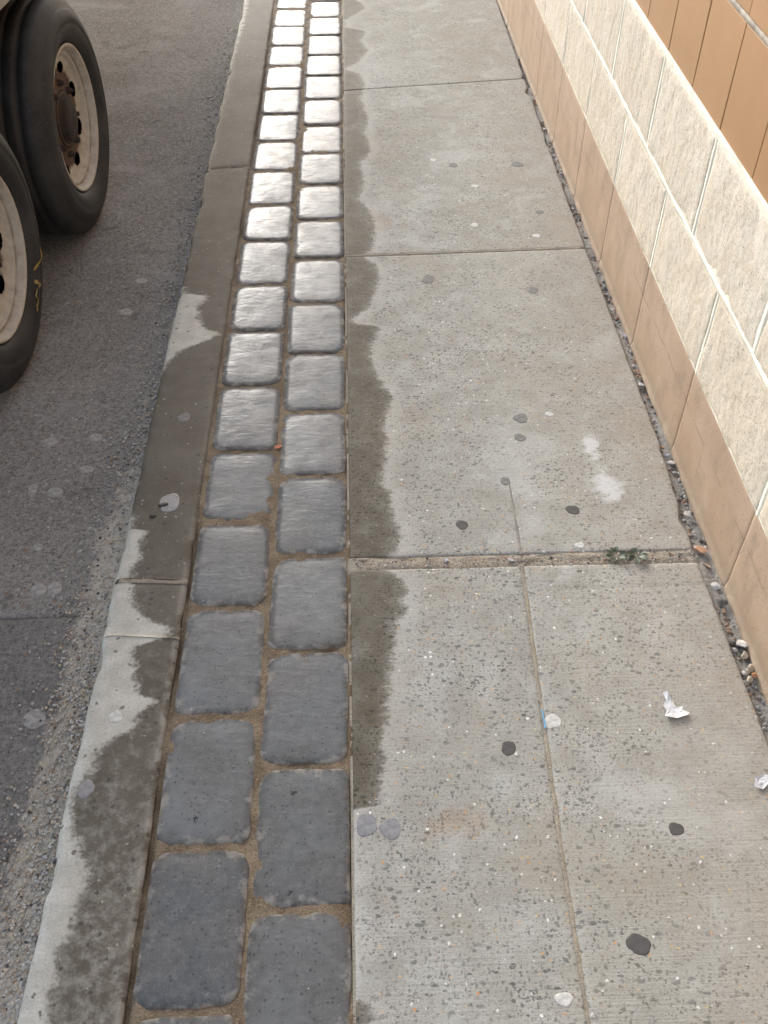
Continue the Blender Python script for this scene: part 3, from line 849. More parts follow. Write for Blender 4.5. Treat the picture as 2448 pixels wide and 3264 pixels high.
    w = 0.0034 * np.interp(yy, [1.4, 1.55, 1.63], [1, 0.8, 0.3]) * (1 + 0.3 * fbm(yy * 60, yy * 0, 4))
    V = []
    for y, c, ww in zip(yy, cx, w):
        V += [(c - ww, y, 0.0006), (c, y, 0.0022), (c + ww, y, 0.0006)]
    F = []
    for i in range(len(yy) - 1):
        for j in range(2):
            F.append((i * 3 + j, i * 3 + j + 1, i * 3 + j + 4, i * 3 + j + 3))
    mesh_obj('packed_dirt', V, F, M_GAP, root)
sidewalk()

# ================================================================== WALL
def wall():
    root = setk(empty('building_wall', (X_W, 0, 0)), 'wall of cream split-face blocks over a tan plinth with brown tiles above', 'wall')
    root.rotation_euler = (math.atan(TILT), 0, 0)
    Y0, Y1 = -1.6, 9.4

    def box(name, x0, x1, y0, y1, z0, z1, mat, bev=0.0, parent=root):
        bm = bmesh.new()
        bmesh.ops.create_cube(bm, size=1)
        sx, sy, sz = x1 - x0, y1 - y0, z1 - z0
        for v in bm.verts:
            v.co = Vector((v.co.x * sx, v.co.y * sy, v.co.z * sz))
        if bev:
            bmesh.ops.bevel(bm, geom=bm.edges[:], offset=bev, segments=2, profile=0.6, affect='EDGES')
        me = bpy.data.meshes.new(name)
        bm.to_mesh(me); bm.free()
        me.materials.append(mat)
        o = bpy.data.objects.new(name, me)
        o.location = ((x0 + x1) / 2, (y0 + y1) / 2, (z0 + z1) / 2)
        return link(o, parent)

    # plinth: 44 cm units with thin painted-over joints
    PT = 0.192
    ys = [1.30 + 0.442 * k for k in range(-6, 18)]
    for a, b in zip(ys[:-1], ys[1:]):
        yy = np.concatenate([[a + 0.0004, a + 0.0025], np.linspace(a + 0.012, b - 0.012, 28), [b - 0.0025, b - 0.0004]])
        zz = np.concatenate([[-0.30, -0.25, -0.20, -0.16], np.linspace(-0.13, 0.03, 34), [0.05, 0.09, 0.13, 0.165, 0.18, 0.187, PT]])
        YY, ZZ = np.meshgrid(yy, zz)
        HG = ZZ + TILT * YY
        lip = 0.005 * np.exp(-((HG + 0.004) / 0.010) ** 2) * (1 + 0.8 * fbm(YY * 30, ZZ * 40, 3))
        foot = 0.006 * np.clip((-0.012 - HG) / 0.012, 0, 1)
        X = -lip - foot + 0.0008 * fbm(YY * 14, ZZ * 14, 6)
        ex = np.minimum(YY - a, b - YY)
        X = X + 0.0016 * np.exp(-ex / 0.0015) + 0.004 * np.exp(-np.maximum(PT - ZZ, 0) / 0.003)
        V = np.stack([X, YY, ZZ], -1).reshape(-1, 3)
        n = len(yy); mm = len(zz)
        F = [(j * n + i, (j + 1) * n + i, (j + 1) * n + i + 1, j * n + i + 1) for j in range(mm - 1) for i in range(n - 1)]
        base = len(V)
        loop = [i for i in range(n)] + [j * n + n - 1 for j in range(1, mm)] + [(mm - 1) * n + i for i in range(n - 2, -1, -1)] + [j * n for j in range(mm - 2, 0, -1)]
        low = V[loop].copy(); low[:, 0] = 0.1
        V = np.concatenate([V, low])
        k = len(loop)
        F += [(loop[q], loop[(q + 1) % k], base + (q + 1) % k, base + q) for q in range(k)]
        mesh_obj('plinth_block', V, F, M_PLINTH, root)

    # split-face courses
    def course(z0, z1, first, near_hi):
        ys = [first + 0.4405 * k for k in range(-6, 18)]
        for q, (a, b) in enumerate(zip(ys[:-1], ys[1:])):
            fine = a < 4.6 and b > 0.7
            j = 0.0055
            ny, nz = (100, 50) if fine else (10, 6)
            yy = np.linspace(a + j, b - j, ny); zz = np.linspace(z0 + j * 0.9, z1 - j * 0.9, nz)
            YY, ZZ = np.meshgrid(yy, zz)
            e = np.minimum(np.minimum(YY - a - j, b - j - YY), np.minimum(ZZ - z0 - j * 0.9, z1 - j * 0.9 - ZZ))
            seed = int(z0 * 1000) + q
            rough = 0.0034 * fbm(YY * 14, ZZ * 12 + seed, seed, 3) + 0.0012 * fbm(YY * 90, ZZ * 75, seed + 3, 3)
            X = -0.0060 + rough * 0.75 + 0.0030 * np.exp(-np.maximum(e, 0) / 0.006)
            rag = 0.0018 * np.exp(-np.maximum(e, 0) / 0.004)
            YY = YY + rag * fbm(YY * 60, ZZ * 60, seed + 5)
            ZZ = ZZ + rag * 1.4 * fbm(YY * 60, ZZ * 60, seed + 9)
            V = np.stack([X, YY, ZZ], -1).reshape(-1, 3)
            n, mm = ny, nz
            F = [(jj * n + i, (jj + 1) * n + i, (jj + 1) * n + i + 1, jj * n + i + 1) for jj in range(mm - 1) for i in range(n - 1)]
            base = len(V)
            loop = [i for i in range(n)] + [jj * n + n - 1 for jj in range(1, mm)] + [(mm - 1) * n + i for i in range(n - 2, -1, -1)] + [jj * n for jj in range(mm - 2, 0, -1)]
            low = V[loop].copy(); low[:, 0] = 0.1
            V = np.concatenate([V, low]); k = len(loop)
            F += [(loop[w], loop[(w + 1) % k], base + (w + 1) % k, base + w) for w in range(k)]
            mesh_obj('stone_block', V, F, M_SPLIT, root)
    Z1, Z2, Z3 = 0.194, 0.409, 0.639
    course(Z1, Z2, 1.283, 0)
    course(Z2, Z3, 1.500, 0)
    # mortar strips: bed joint, perpends and the fillet on top
    def strip(y0, y1, z0, z1, bulge, seed, along):
        n = 140 if along == 'y' else 26
        if along == 'y':
            t = np.linspace(y0, y1, int((y1 - y0) / 0.012)); n = len(t)
            w = (z1 - z0) / 2 * (1 + 0.22 * fbm(t * 22, t * 0, seed)); c = (z0 + z1) / 2 + 0.0016 * fbm(t * 12, t * 0, seed + 4)
            rows = [(-1, 0.006), (-0.7, -bulge * 0.7), (0, -bulge), (0.7, -bulge * 0.7), (1, 0.006)]
            V = [(x + 0.0012 * float(vnoise(tt * 30, s * 3, seed)), tt, cc + s * ww) for tt, ww, cc in zip(t, w, c) for s, x in rows]
        else:
            t = np.linspace(z0, z1, n)
            w = (y1 - y0) / 2 * (1 + 0.25 * fbm(t * 40, t * 0, seed)); c = (y0 + y1) / 2 + 0.002 * fbm(t * 20, t * 0, seed + 4)
            rows = [(-1, 0.001), (-0.75, -bulge * 0.85), (0, -bulge), (0.75, -bulge * 0.85), (1, 0.001)]
            V = [(x, cc + s * ww, tt) for tt, ww, cc in zip(t, w, c) for s, x in rows]
        F = [(i * 5 + j, i * 5 + j + 1, (i + 1) * 5 + j + 1, (i + 1) * 5 + j) for i in range(n - 1) for j in range(4)]
        mesh_obj('mortar_joint', V, F, M_MORTAR, root)
    strip(Y0, Y1, Z2 - 0.0085, Z2 + 0.0085, 0.0066, 3, 'y')
    strip(Y0, Y1, Z3 - 0.007, Z3 + 0.004, 0.004, 8, 'y')
    for k in range(-3, 10):
        y = 1.283 + 0.4405 * k
        strip(y - 0.0092, y + 0.0092, Z1 + 0.001, Z2 - 0.008, 0.0045, k + 20, 'z')
        y = 1.500 + 0.4405 * k
        strip(y - 0.0115, y + 0.0115, Z2 + 0.008, Z3 - 0.006, 0.0050, k + 40, 'z')
    box('mortar_bed', -0.0036, 0.10, Y0, Y1, 0.1965, 0.6415, M_MORTAR)
    # brown tiles, stack bond, with dark grooves and one grey bed joint
    box('tile_backing', 0.0072, 0.14, Y0, Y1, 0.6425, 3.2, M_GROOVE)
    TW, TH = 0.2178, 0.2125
    rows = [(0.6435, 0.852)] + [(0.8645 + TH * k, 0.8645 + TH * (k + 1) - 0.004) for k in range(11)]
    tile_mesh = {}
    rest_v, rest_f = [], []
    for r, (z0, z1) in enumerate(rows):
        for k in range(-13, 35):
            yc = 1.955 + TW * k
            a, b = yc - TW + 0.0017, yc - 0.0017
            x0 = 0.003
            if r <= 1 and -8 < k < 26:
                key = r if r == 0 else 1
                if key not in tile_mesh:
                    o = box('tile', x0, 0.06, a, b, z0, z1, M_TILE, 0.0022)
                    tile_mesh[key] = o.data
                else:
                    o = bpy.data.objects.new('tile', tile_mesh[key])
                    o.location = ((x0 + 0.06) / 2, (a + b) / 2, (z0 + z1) / 2)
                    link(o, root)
                o.rotation_euler = (0, random.gauss(0, 0.002), random.gauss(0, 0.003))
            else:
                i = len(rest_v)
                rest_v += [(x0, a, z0), (x0, b, z0), (x0, b, z1), (x0, a, z1), (0.06, a, z0), (0.06, b, z0), (0.06, b, z1), (0.06, a, z1)]
                rest_f += [(i + 3, i + 2, i + 1, i), (i, i + 1, i + 5, i + 4), (i + 1, i + 2, i + 6, i + 5), (i + 2, i + 3, i + 7, i + 6), (i + 3, i, i + 4, i + 7)]
    o = mesh_obj('upper_tiles', rest_v, rest_f, M_TILE, root, smooth=False)
    o['kind'] = 'stuff'
    # grey raked bed joint between the first two rows of tiles
    t = np.arange(Y0, Y1, 0.012)
    V = [(x, tt, z + 0.0006 * float(vnoise(tt * 40, z * 900, 3))) for tt in t for x, z in ((0.0065, 0.8515), (0.0028, 0.8525), (0.0035, 0.8575), (0.0028, 0.8618), (0.0068, 0.8628))]
    F = [(i * 5 + j, i * 5 + j + 1, (i + 1) * 5 + j + 1, (i + 1) * 5 + j) for i in range(len(t) - 1) for j in range(4)]
    mesh_obj('bed_joint', V, F, M_GREY, root)
wall()

# ================================================================== TRUCK
def lathe(name, prof, mat, parent, seg=96, wob=0.0, loc=(0, 0, 0), holes=None):
    """prof: list of (x, r); axis = X."""
    V, F = [], []
    n = len(prof)
    for s in range(seg):
        a = 2 * math.pi * s / seg
        for x, r in prof:
            V.append((x, r * math.cos(a), r * math.sin(a)))
    for s in range(seg):
        t = (s + 1) % seg
        for i in range(n - 1):
            if holes and holes((s + 0.5) * 2 * math.pi / seg, (prof[i][1] + prof[i + 1][1]) / 2, (prof[i][0] + prof[i + 1][0]) / 2):
                continue
            F.append((s * n + i, s * n + i + 1, t * n + i + 1, t * n + i))
    o = mesh_obj(name, V, F, mat, parent)
    o.location = loc
    return o

def truck():
    root = setk(empty('parked_truck', (-1.018, 2.7, Z_ROAD)), 'truck on the road with two big black tyres and rusty off-white rims', 'truck')
    root.rotation_euler = (0, 0, math.radians(-2.83))
    ZC = 0.254 - Z_ROAD
    LX = 0.10                       # rim lip plane relative to root x
    tyre = [(LX - 0.012, 0.228), (LX - 0.004, 0.236), (LX + 0.006, 0.243), (LX + 0.016, 0.256), (LX + 0.022, 0.272), (LX + 0.025, 0.292),
            (LX + 0.0235, 0.300), (LX + 0.0255, 0.303), (LX + 0.023, 0.318), (LX + 0.017, 0.337), (LX + 0.015, 0.339), (LX + 0.012, 0.343), (LX + 0.004, 0.360), (LX - 0.006, 0.374), (LX - 0.016, 0.3815),
            (LX - 0.030, 0.384)]
    w = 0.215
    x = LX - 0.030
    for gx in (0.05, 0.095, 0.14):
        tyre += [(LX - gx + 0.006, 0.385), (LX - gx + 0.005, 0.375), (LX - gx - 0.005, 0.375), (LX - gx - 0.006, 0.385)]
    tyre += [(LX - 0.185, 0.384), (LX - 0.20, 0.378), (LX - 0.215, 0.35), (LX - 0.225, 0.30), (LX - 0.215, 0.25), (LX - 0.195, 0.228)]
    tyre = [(a, 0.2155 + (r - 0.228) * 0.925) for a, r in tyre]
    rim = [(LX - 0.020, 0.2140), (LX - 0.001, 0.2165), (LX + 0.003, 0.2215), (LX + 0.0065, 0.2230), (LX + 0.0085, 0.2205), (LX + 0.0078, 0.2160), (LX + 0.004, 0.2115),
           (LX - 0.008, 0.2080), (LX - 0.013, 0.2060), (LX - 0.017, 0.2020), (LX - 0.0150, 0.1985), (LX - 0.0160, 0.1940), (LX - 0.021, 0.1905), (LX - 0.0275, 0.1885)]
    for k in range(31):
        t = k / 30
        rim.append((LX - 0.0285 - 0.012 * math.sin(t * math.pi), 0.187 - 0.107 * t))
    rim += [(LX - 0.030, 0.06), (LX - 0.030, 0.03)]
    nh = 8
    def hole(a, r, x):
        if not (0.12 < r < 0.186): return False
        da = (a - 0.2) % (2 * math.pi / nh) - math.pi / nh
        return (da * 0.155 / 0.027) ** 2 + ((r - 0.156) / 0.0165) ** 2 < 1
    for (yc, rot) in ((0.462, 0.454), (-0.422, 0.75)):
        wr = lathe('wheel', rim, M_RIM, root, seg=288, loc=(0, yc, ZC), holes=hole)
        wr.rotation_euler = (rot, 0, 0)
        ty = lathe('tyre', tyre, M_TYRE, wr, seg=160)
        for v in ty.data.vertices:      # the tyre sags onto the road
            yw = v.co.y * math.cos(rot) - v.co.z * math.sin(rot)
            zw = v.co.y * math.sin(rot) + v.co.z * math.cos(rot)
            if zw < -ZC + 0.0005:
                zw = -ZC + 0.0005
            k2 = max(0.0, min(1.0, (-zw - 0.25) / 0.1))
            if v.co.x > LX - 0.1:
                v.co.x += 0.006 * k2 * (1 - abs(yw) / 0.4)
            v.co.y = yw * math.cos(rot) + zw * math.sin(rot)
            v.co.z = -yw * math.sin(rot) + zw * math.cos(rot)
        hub = [(LX - 0.06, 0.092), (LX - 0.030, 0.090), (LX - 0.028, 0.070), (LX - 0.014, 0.066), (LX - 0.010, 0.060), (LX - 0.006, 0.045), (LX - 0.005, 0.02), (LX - 0.005, 0.0005)]
        lathe('hub', hub, M_HUB, wr, seg=40)
        lathe('brake_drum', [(LX - 0.11, 0.02), (LX - 0.11, 0.18), (LX - 0.26, 0.18)], M_DARK, wr, seg=40)
        for k in range(8):
            a = k * math.pi / 4 + 0.1
            lathe('lug_nut', [(LX - 0.050, 0.012), (LX - 0.026, 0.011), (LX - 0.024, 0.008), (LX - 0.018, 0.007), (LX - 0.018, 0.0003)], M_HUB, wr, seg=6,
                  loc=(0, 0.108 * math.cos(a), 0.108 * math.sin(a)))
        # inner tyre of the pair
        lathe('inner_tyre', [(px - 0.255, pr) for px, pr in tyre], M_TYRE, wr, seg=64)
        if yc < 0:
            # yellow crayon strokes on the sidewall (built in the unrotated frame)
            inv = Matrix.Rotation(-rot, 3, 'X')
            for pts in [[(0.2577, -0.1208), (0.26, -0.1414), (0.2388, -0.1458), (0.2123, -0.147), (0.1927, -0.1501)], [(0.1624, -0.1649), (0.1801, -0.1818), (0.1955, -0.1994), (0.1764, -0.1948)], [(0.1671, -0.1958), (0.1466, -0.2065), (0.1508, -0.2224), (0.1297, -0.2293), (0.1199, -0.2399)]]:
                V, F = [], []
                for i, (y, z) in enumerate(pts):
                    dy, dz = y, z
                    r = math.hypot(dy, dz)
                    px = np.interp(r, [0.223, 0.2415, 0.256, 0.275, 0.285, 0.299, 0.316, 0.338, 0.351], [LX - 0.004, LX + 0.016, LX + 0.022, LX + 0.025, LX + 0.0255, LX + 0.023, LX + 0.017, LX + 0.004, LX - 0.006]) + 0.0012
                    ww = 0.0038 + 0.0026 * math.sin(i * 2.3)
                    p0, p1 = pts[max(0, i - 1)], pts[min(len(pts) - 1, i + 1)]
                    td = Vector((0, p1[0] - p0[0], p1[1] - p0[1])).normalized()
                    nd = Vector((0, -td.z, td.y))
                    for s in (-1, 1):
                        q = inv @ (Vector((px + 0.0008, dy, dz)) + nd * ww * s)
                        V.append(tuple(q))
                    if i:
                        b = (i - 1) * 2
                        F.append((b, b + 1, b + 3, b + 2))
                mesh_obj('crayon_mark', V, F, M_YELLOW, wr)
    # axles and dark running gear
    def bx(name, x0, x1, y0, y1, z0, z1, mat, bev=0.01):
        bm = bmesh.new(); bmesh.ops.create_cube(bm, size=1)
        for v in bm.verts:
            v.co = Vector(((x0 + x1) / 2 + v.co.x * (x1 - x0), (y0 + y1) / 2 + v.co.y * (y1 - y0), (z0 + z1) / 2 + v.co.z * (z1 - z0)))
        bmesh.ops.bevel(bm, geom=bm.edges[:], offset=bev, segments=2, affect='EDGES')
        me = bpy.data.meshes.new(name); bm.to_mesh(me); bm.free(); me.materials.append(mat)
        return link(bpy.data.objects.new(name, me), root)
    for yc in (0.462, -0.422):
        lathe('axle', [(-0.10, 0.001), (-0.10, 0.06), (-2.0, 0.06), (-2.0, 0.001)], M_DARK, root, seg=24, loc=(0, yc, ZC))
    bx('leaf_spring', -0.52, -0.44, -0.95, 0.95, 0.50, 0.58, M_DARK)
    bx('frame_rail', -0.56, -0.44, -1.6, 3.6, 0.70, 0.86, M_DARK)
    bx('underside', -2.1, 0.06, -1.75, 3.7, 0.87, 0.92, M_DARK)
    # body side with a pale lower skirt
    bx('side_skirt', 0.055, 0.10, -1.75, 3.7, 0.792, 0.95, M_BODY, 0.006)
    bx('deck', -2.15, 0.085, -1.75, 3.7, 0.952, 1.02, M_DARK, 0.015)
truck()

# ================================================================== SMALL THINGS
def blob(name, mat, x, y, rx, ry, h, z, seed, zf=None, parent=None, wob=0.15, rot=0.0, seg=36):
    """low, flattened lump lying on a surface"""
    r = np.random.default_rng(seed)
    ph = r.uniform(0, 6.28, 8); am = r.uniform(0.3, 1, 8) * wob / 2 * np.array([1.3, 1, 0.7, 0.4, 0.3, 0.25, 0.2, 0.2])
    V, F = [], []
    rings = [(1.0, -0.0006), (0.97, h * 0.55), (0.86, h * 0.9), (0.5, h), (0.0, h * 0.96)]
    for k, (s, zz) in enumerate(rings[:-1]):
        for i in range(seg):
            a = 2 * math.pi * i / seg
            q = 1 + sum(am[j] * math.sin((j + 2) * a + ph[j]) for j in range(8))
            px, py = rx * s * q * math.cos(a), ry * s * q * math.sin(a)
            V.append((px * math.cos(rot) - py * math.sin(rot), px * math.sin(rot) + py * math.cos(rot), zz))
    V.append((0, 0, rings[-1][1]))
    for k in range(len(rings) - 2):
        for i in range(seg):
            j = (i + 1) % seg
            F.append((k * seg + i, k * seg + j, (k + 1) * seg + j, (k + 1) * seg + i))
    for i in range(seg):
        F.append(((len(rings) - 2) * seg + i, (len(rings) - 2) * seg + (i + 1) % seg, len(V) - 1))
    if zf is not None:
        V = [(a, b, c + float(zf(x + a, y + b))) for a, b, c in V]
    return mesh_obj(name, V, F, mat, parent, loc=(x, y, z))

ZF_SLAB = lambda a, b: 0.0012 * fbm(a * 5, b * 5, 12)
ZF_KERB = lambda a, b: 0.0008 * fbm(a * 12, b * 12, 4)
ZF_ROAD = lambda a, b: 0.004 * fbm(a * 2, b * 2, 3)
M_GUM_D = simple('old_dark_gum', (0.075, 0.070, 0.068), 0.85, 200, 0.0003, 0.14, 70)
M_GUM_M = simple('old_grey_gum', (0.165, 0.16, 0.152), 0.85, 200, 0.0004, 0.25, 90)
M_GUM_B = simple('bluish_gum', (0.215, 0.217, 0.225), 0.85, 200, 0.0004, 0.2, 90)
M_GUM_W = simple('pale_gum', (0.50, 0.49, 0.465), 0.85, 160, 0.0008, 0.22, 110)
M_GUM_K = simple('pale_wet_gum', (0.22, 0.215, 0.215), 0.6, 200, 0.001, 0.15, 90)
M_GUM_R = simple('dusty_road_gum', (0.30, 0.285, 0.265), 0.85, 200, 0.001, 0.3, 90)
G = 'old chewing gum spots on the slabs'
Z0 = 0.0
gums = [
    (0.409, 0.579, 0.0190, 0.0165, M_GUM_D, 'large round black gum spot, nearest of all on the slab'),
    (0.515, 0.765, 0.0125, 0.0125, M_GUM_D, 'black gum spot on the right-hand near slab below the torn white paper'),
    (0.254, 0.930, 0.0130, 0.0160, M_GUM_D, 'notched dark gum spot left of the long joint, near the blue sliver'),
    (0.221, 2.547, 0.0190, 0.0260, M_GUM_M, 'dark grey gum spot just past the second cross joint, beside the damp band'),
    (0.406, 1.871, 0.0190, 0.0190, M_GUM_M, 'grey gum spot in mid slab, upper one of a pair'),
    (0.394, 1.796, 0.0150, 0.0150, M_GUM_M, 'grey gum spot in mid slab, lower one of a pair'),
    (0.478, 1.538, 0.0170, 0.0140, M_GUM_D, 'dark oval gum spot between the white paint smear and the green weed'),
    (0.224, 1.500, 0.0130, 0.0150, M_GUM_D, 'small dark gum spot above the dirt-filled cross joint, near the damp band'),
    (0.338, 1.640, 0.0120, 0.0140, M_GUM_M, 'grey gum spot at the far end of the short score line'),
    (0.527, 2.473, 0.0150, 0.0190, M_GUM_M, 'grey gum spot near the wall side, below the second cross joint'),
    (0.342, 0.983, 0.0150, 0.0170, M_GUM_W, 'cracked pale gum spot right beside the blue sliver'),
    (0.281, 0.504, 0.0125, 0.0110, M_GUM_W, 'whitish cracked gum spot at the bottom edge by the long joint'),
    (0.473, 1.427, 0.0110, 0.0080, M_GUM_W, 'small white gum spot between the long joint and the weed'),
    (-0.004, 0.791, 0.0185, 0.0210, M_GUM_B, 'bluish grey gum spot touching the paver edge where the damp band ends'),
    (0.036, 0.783, 0.0190, 0.0190, M_GUM_B, 'bluish grey gum spot just right of its twin at the damp band end'),
    (0.480, 1.885, 0.0110, 0.0080, M_GUM_W, 'small white oval gum spot right of the grey pair'),
    (0.295, 3.375, 0.0130, 0.0120, M_GUM_W, 'white gum spot far up the slab, nearest the damp band'),
    (0.365, 3.330, 0.0150, 0.0200, M_GUM_M, 'faint grey gum spot between the two white far ones'),
    (0.425, 3.160, 0.0120, 0.0110, M_GUM_W, 'white gum spot far up the slab, middle of three'),
    (0.595, 3.330, 0.0200, 0.0260, M_GUM_M, 'wide grey gum patch far up the slab near the wall'),
    (0.395, 2.880, 0.0130, 0.0130, M_GUM_W, 'pale gum spot just beyond the second cross joint, left one'),
    (0.620, 2.960, 0.0140, 0.0150, M_GUM_M, 'grey gum spot beyond the second cross joint, wall side'),
    (0.585, 2.800, 0.0140, 0.0110, M_GUM_W, 'pale gum spot beyond the second cross joint, right one'),
]
for i, (x, y, rx, ry, mt, lab) in enumerate(gums):
    o = blob('gum_spot', mt, x, y, rx, ry, 0.0003, 0.0002, i + 1, ZF_SLAB)
    setk(o, lab, 'gum', G)
for i, (x, y, rx, ry, mt, lab) in enumerate([
    (-0.434, 1.595, 0.024, 0.030, M_GUM_K, 'big pale grey gum patch on the damp kerb'),
    (-0.489, 0.876, 0.014, 0.018, M_GUM_K, 'round grey gum spot at the damp edge of the near kerb stone'),
    (-0.462, 1.022, 0.013, 0.013, M_GUM_W, 'pale gum spot on the dry part of the near kerb stone'),
    (-0.437, 1.905, 0.016, 0.020, M_GUM_M, 'dull grey gum spot on the damp kerb beyond the big pale patch')]):
    setk(blob('gum_spot', mt, x, y, rx, ry, 0.0005, 0.0004, i + 50, ZF_KERB), lab, 'gum', 'gum spots on the kerb')
for i, (x, y, rx, ry, lab) in enumerate([(-0.447, 1.588, 0.010, 0.0055, 'larger black leaf scrap on the pale gum patch of the kerb'), (-0.467, 1.553, 0.0065, 0.0065, 'smaller black leaf scrap beside the pale gum patch of the kerb')]):
    setk(blob('leaf_scrap', simple('black_scrap', (0.015, 0.014, 0.013), 0.6), x, y, rx, ry, 0.0022, 0.0014, i + 70, ZF_KERB, wob=0.3, rot=0.4), lab, 'leaf scrap', 'black scraps on the kerb')
for i, (x, y, rx, ry, lab) in enumerate([
    (-0.751, 1.750, 0.020, 0.017, 'bright pale gum spot on the asphalt, level with the kerb gum patch'),
    (-0.688, 1.957, 0.016, 0.018, 'pale gum spot on the asphalt, tilted oval nearest the far kerb'),
    (-0.804, 1.942, 0.020, 0.022, 'dull gum spot on the asphalt at the left, farther than the bright one'),
    (-0.688, 1.831, 0.018, 0.014, 'elongated pale gum spot on the asphalt right of the bright one'),
    (-0.806, 1.760, 0.012, 0.024, 'dusty gum streak on the asphalt left of the bright one'),
    (-0.719, 1.429, 0.018, 0.020, 'round gum spot above the asphalt joint, left of a pair'),
    (-0.684, 1.432, 0.017, 0.022, 'round gum spot above the asphalt joint, right of a pair'),
    (-0.749, 1.562, 0.012, 0.012, 'small pale gum spot on the asphalt above the pair'),
    (-0.684, 2.742, 0.020, 0.018, 'pale gum spot on the asphalt between the wheels and the kerb, upper one'),
    (-0.705, 2.559, 0.022, 0.020, 'pale gum spot on the asphalt between the wheels and the kerb, lower one'),
    (-0.652, 1.093, 0.022, 0.024, 'dull gum patch on the asphalt below the joint, beside the sandy gutter')]):
    setk(blob('gum_spot', M_GUM_R, x, y, rx, ry, 0.0006, Z_ROAD + 0.0006, i + 80, ZF_ROAD, wob=0.12), lab, 'gum', 'gum spots on the asphalt')

# ---- torn paper scraps, blue sliver, orange leaf
def scrap(name, pts, mat, x, y, z, thick=0.0006, curl=0.003, seed=0):
    P = np.array(pts)
    c = P.mean(0)
    r = np.random.default_rng(seed)
    V = []
    for sgn in (0, 1):
        for k, s in enumerate((1.0, 0.55)):
            for p in P:
                q = c + (p - c) * s
                zz = curl * (np.linalg.norm(q - c) / 0.02) ** 2 * 0.5 * (1 + math.sin(q[0] * 300 + seed)) + r.uniform(0, 0.0008) * (1 - sgn)
                V.append((q[0], q[1], zz + sgn * thick))
    n = len(P)
    F = []
    for sgn in (0, 1):
        b = sgn * 2 * n
        for i in range(n):
            j = (i + 1) % n
            f = (b + i, b + j, b + n + j, b + n + i)
            F.append(f if sgn else f[::-1])
        f = tuple(b + n + i for i in range(n))
        F.append(f if sgn else f[::-1])
    for i in range(n):
        j = (i + 1) % n
        F.append((i, j, 2 * n + j, 2 * n + i))
    return mesh_obj(name, V, F, mat, None, smooth=False, loc=(x, y, z))

M_PAPER = simple('white_paper', (0.60, 0.595, 0.60), 0.8, 120, 0.002, 0.12, 120)
M_PAPER2 = simple('grey_paper', (0.42, 0.42, 0.41), 0.8, 120, 0.002, 0.2, 90)
setk(scrap('paper_scrap', [(-0.022, -0.018), (0.000, -0.022), (0.020, -0.017), (0.028, -0.010), (0.012, -0.009), (0.018, 0.004), (0.006, 0.000), (0.002, 0.018), (-0.004, 0.034), (-0.012, 0.036), (-0.010, 0.018), (-0.018, 0.008), (-0.014, -0.004)], M_PAPER, 0.570, 1.000, 0.0025, curl=0.003, seed=3),
     'torn white paper scrap on the right-hand near slab', 'paper')
setk(scrap('paper_scrap', [(-0.018, -0.012), (-0.004, -0.017), (0.012, -0.004), (0.020, 0.010), (0.006, 0.012), (-0.010, 0.006)], M_PAPER, 0.686, 0.847, 0.0025, curl=0.007, seed=5),
     'curled grey and white paper chip on the slab close to the wall', 'paper')
setk(scrap('plastic_sliver', [(-0.0016, -0.020), (0.0010, -0.020), (0.0016, 0.0), (0.0008, 0.020), (-0.0016, 0.020), (-0.0010, 0.0)], simple('blue_plastic', (0.13, 0.36, 0.58), 0.5, None, 0, 0.1), 0.3262, 0.988, 0.0006, thick=0.0015, curl=0.0002, seed=1),
     'bright blue plastic sliver stuck in the long slab joint', 'plastic sliver')
setk(scrap('dead_leaf', [(-0.010, -0.006), (0.002, -0.007), (0.011, 0.002), (0.008, 0.008), (-0.004, 0.006)], simple('orange_leaf', (0.33, 0.085, 0.025), 0.7, None, 0, 0.3, 80), -0.197, 1.782, 0.001, thick=0.001, curl=0.003, seed=2),
     'small orange-brown leaf bit in the joint between the pavers', 'leaf')

# ---- weed in the joint
def weed(x, y, z, n, length, label, seed):
    r = np.random.default_rng(seed)
    root = setk(empty('weed', (x, y, z)), label, 'weed', 'weeds growing in the joints')
    for k in range(n):
        a = 2 * math.pi * k / n + r.normal(0, 0.25)
        L = length * r.uniform(0.65, 1.1)
        W = L * r.uniform(0.22, 0.30)
        lift = r.uniform(0.15, 0.7)
        V, F = [], []
        m_ = 7
        for i in range(m_ + 1):
            t = i / m_
            w = W * (math.sin(math.pi * min(1, t ** 1.4 * 0.97 + 0.03)) ** 0.8) * (0.35 if t < 0.2 else 1) + 0.0006
            h = L * lift * math.sin(t * 1.9) * 0.55 + 0.002
            for s in (-1, 0, 1):
                V.append((t * L, s * w, h + abs(s) * w * 0.35 + r.normal(0, 0.0003)))
        for i in range(m_):
            for s in range(2):
                F.append((i * 3 + s, i * 3 + s + 1, i * 3 + s + 4, i * 3 + s + 3))
        o = mesh_obj('leaf', V, F, M_LEAF, root)
        o.rotation_euler = (r.normal(0, 0.15), 0, a)
        o.location = (0.004 * math.cos(a), 0.004 * math.sin(a), 0)
M_LEAF = simple('weed_leaf', (0.082, 0.10, 0.066), 0.55, 200, 0.0006, 0.35, 60)
weed(0.545, 1.391, 0.0, 9, 0.022, 'small grey-green weed in the dirt-filled cross joint, left rosette', 4)
weed(0.590, 1.390, 0.0, 9, 0.023, 'small grey-green weed in the dirt-filled cross joint, right rosette', 9)
weed(0.750, 4.870, -0.015, 7, 0.030, 'tiny green weed in the gap at the far end of the wall', 14)
weed(0.746, 4.420, -0.015, 7, 0.030, 'tiny green weed in the wall gap, just beyond the far cross joint', 15)

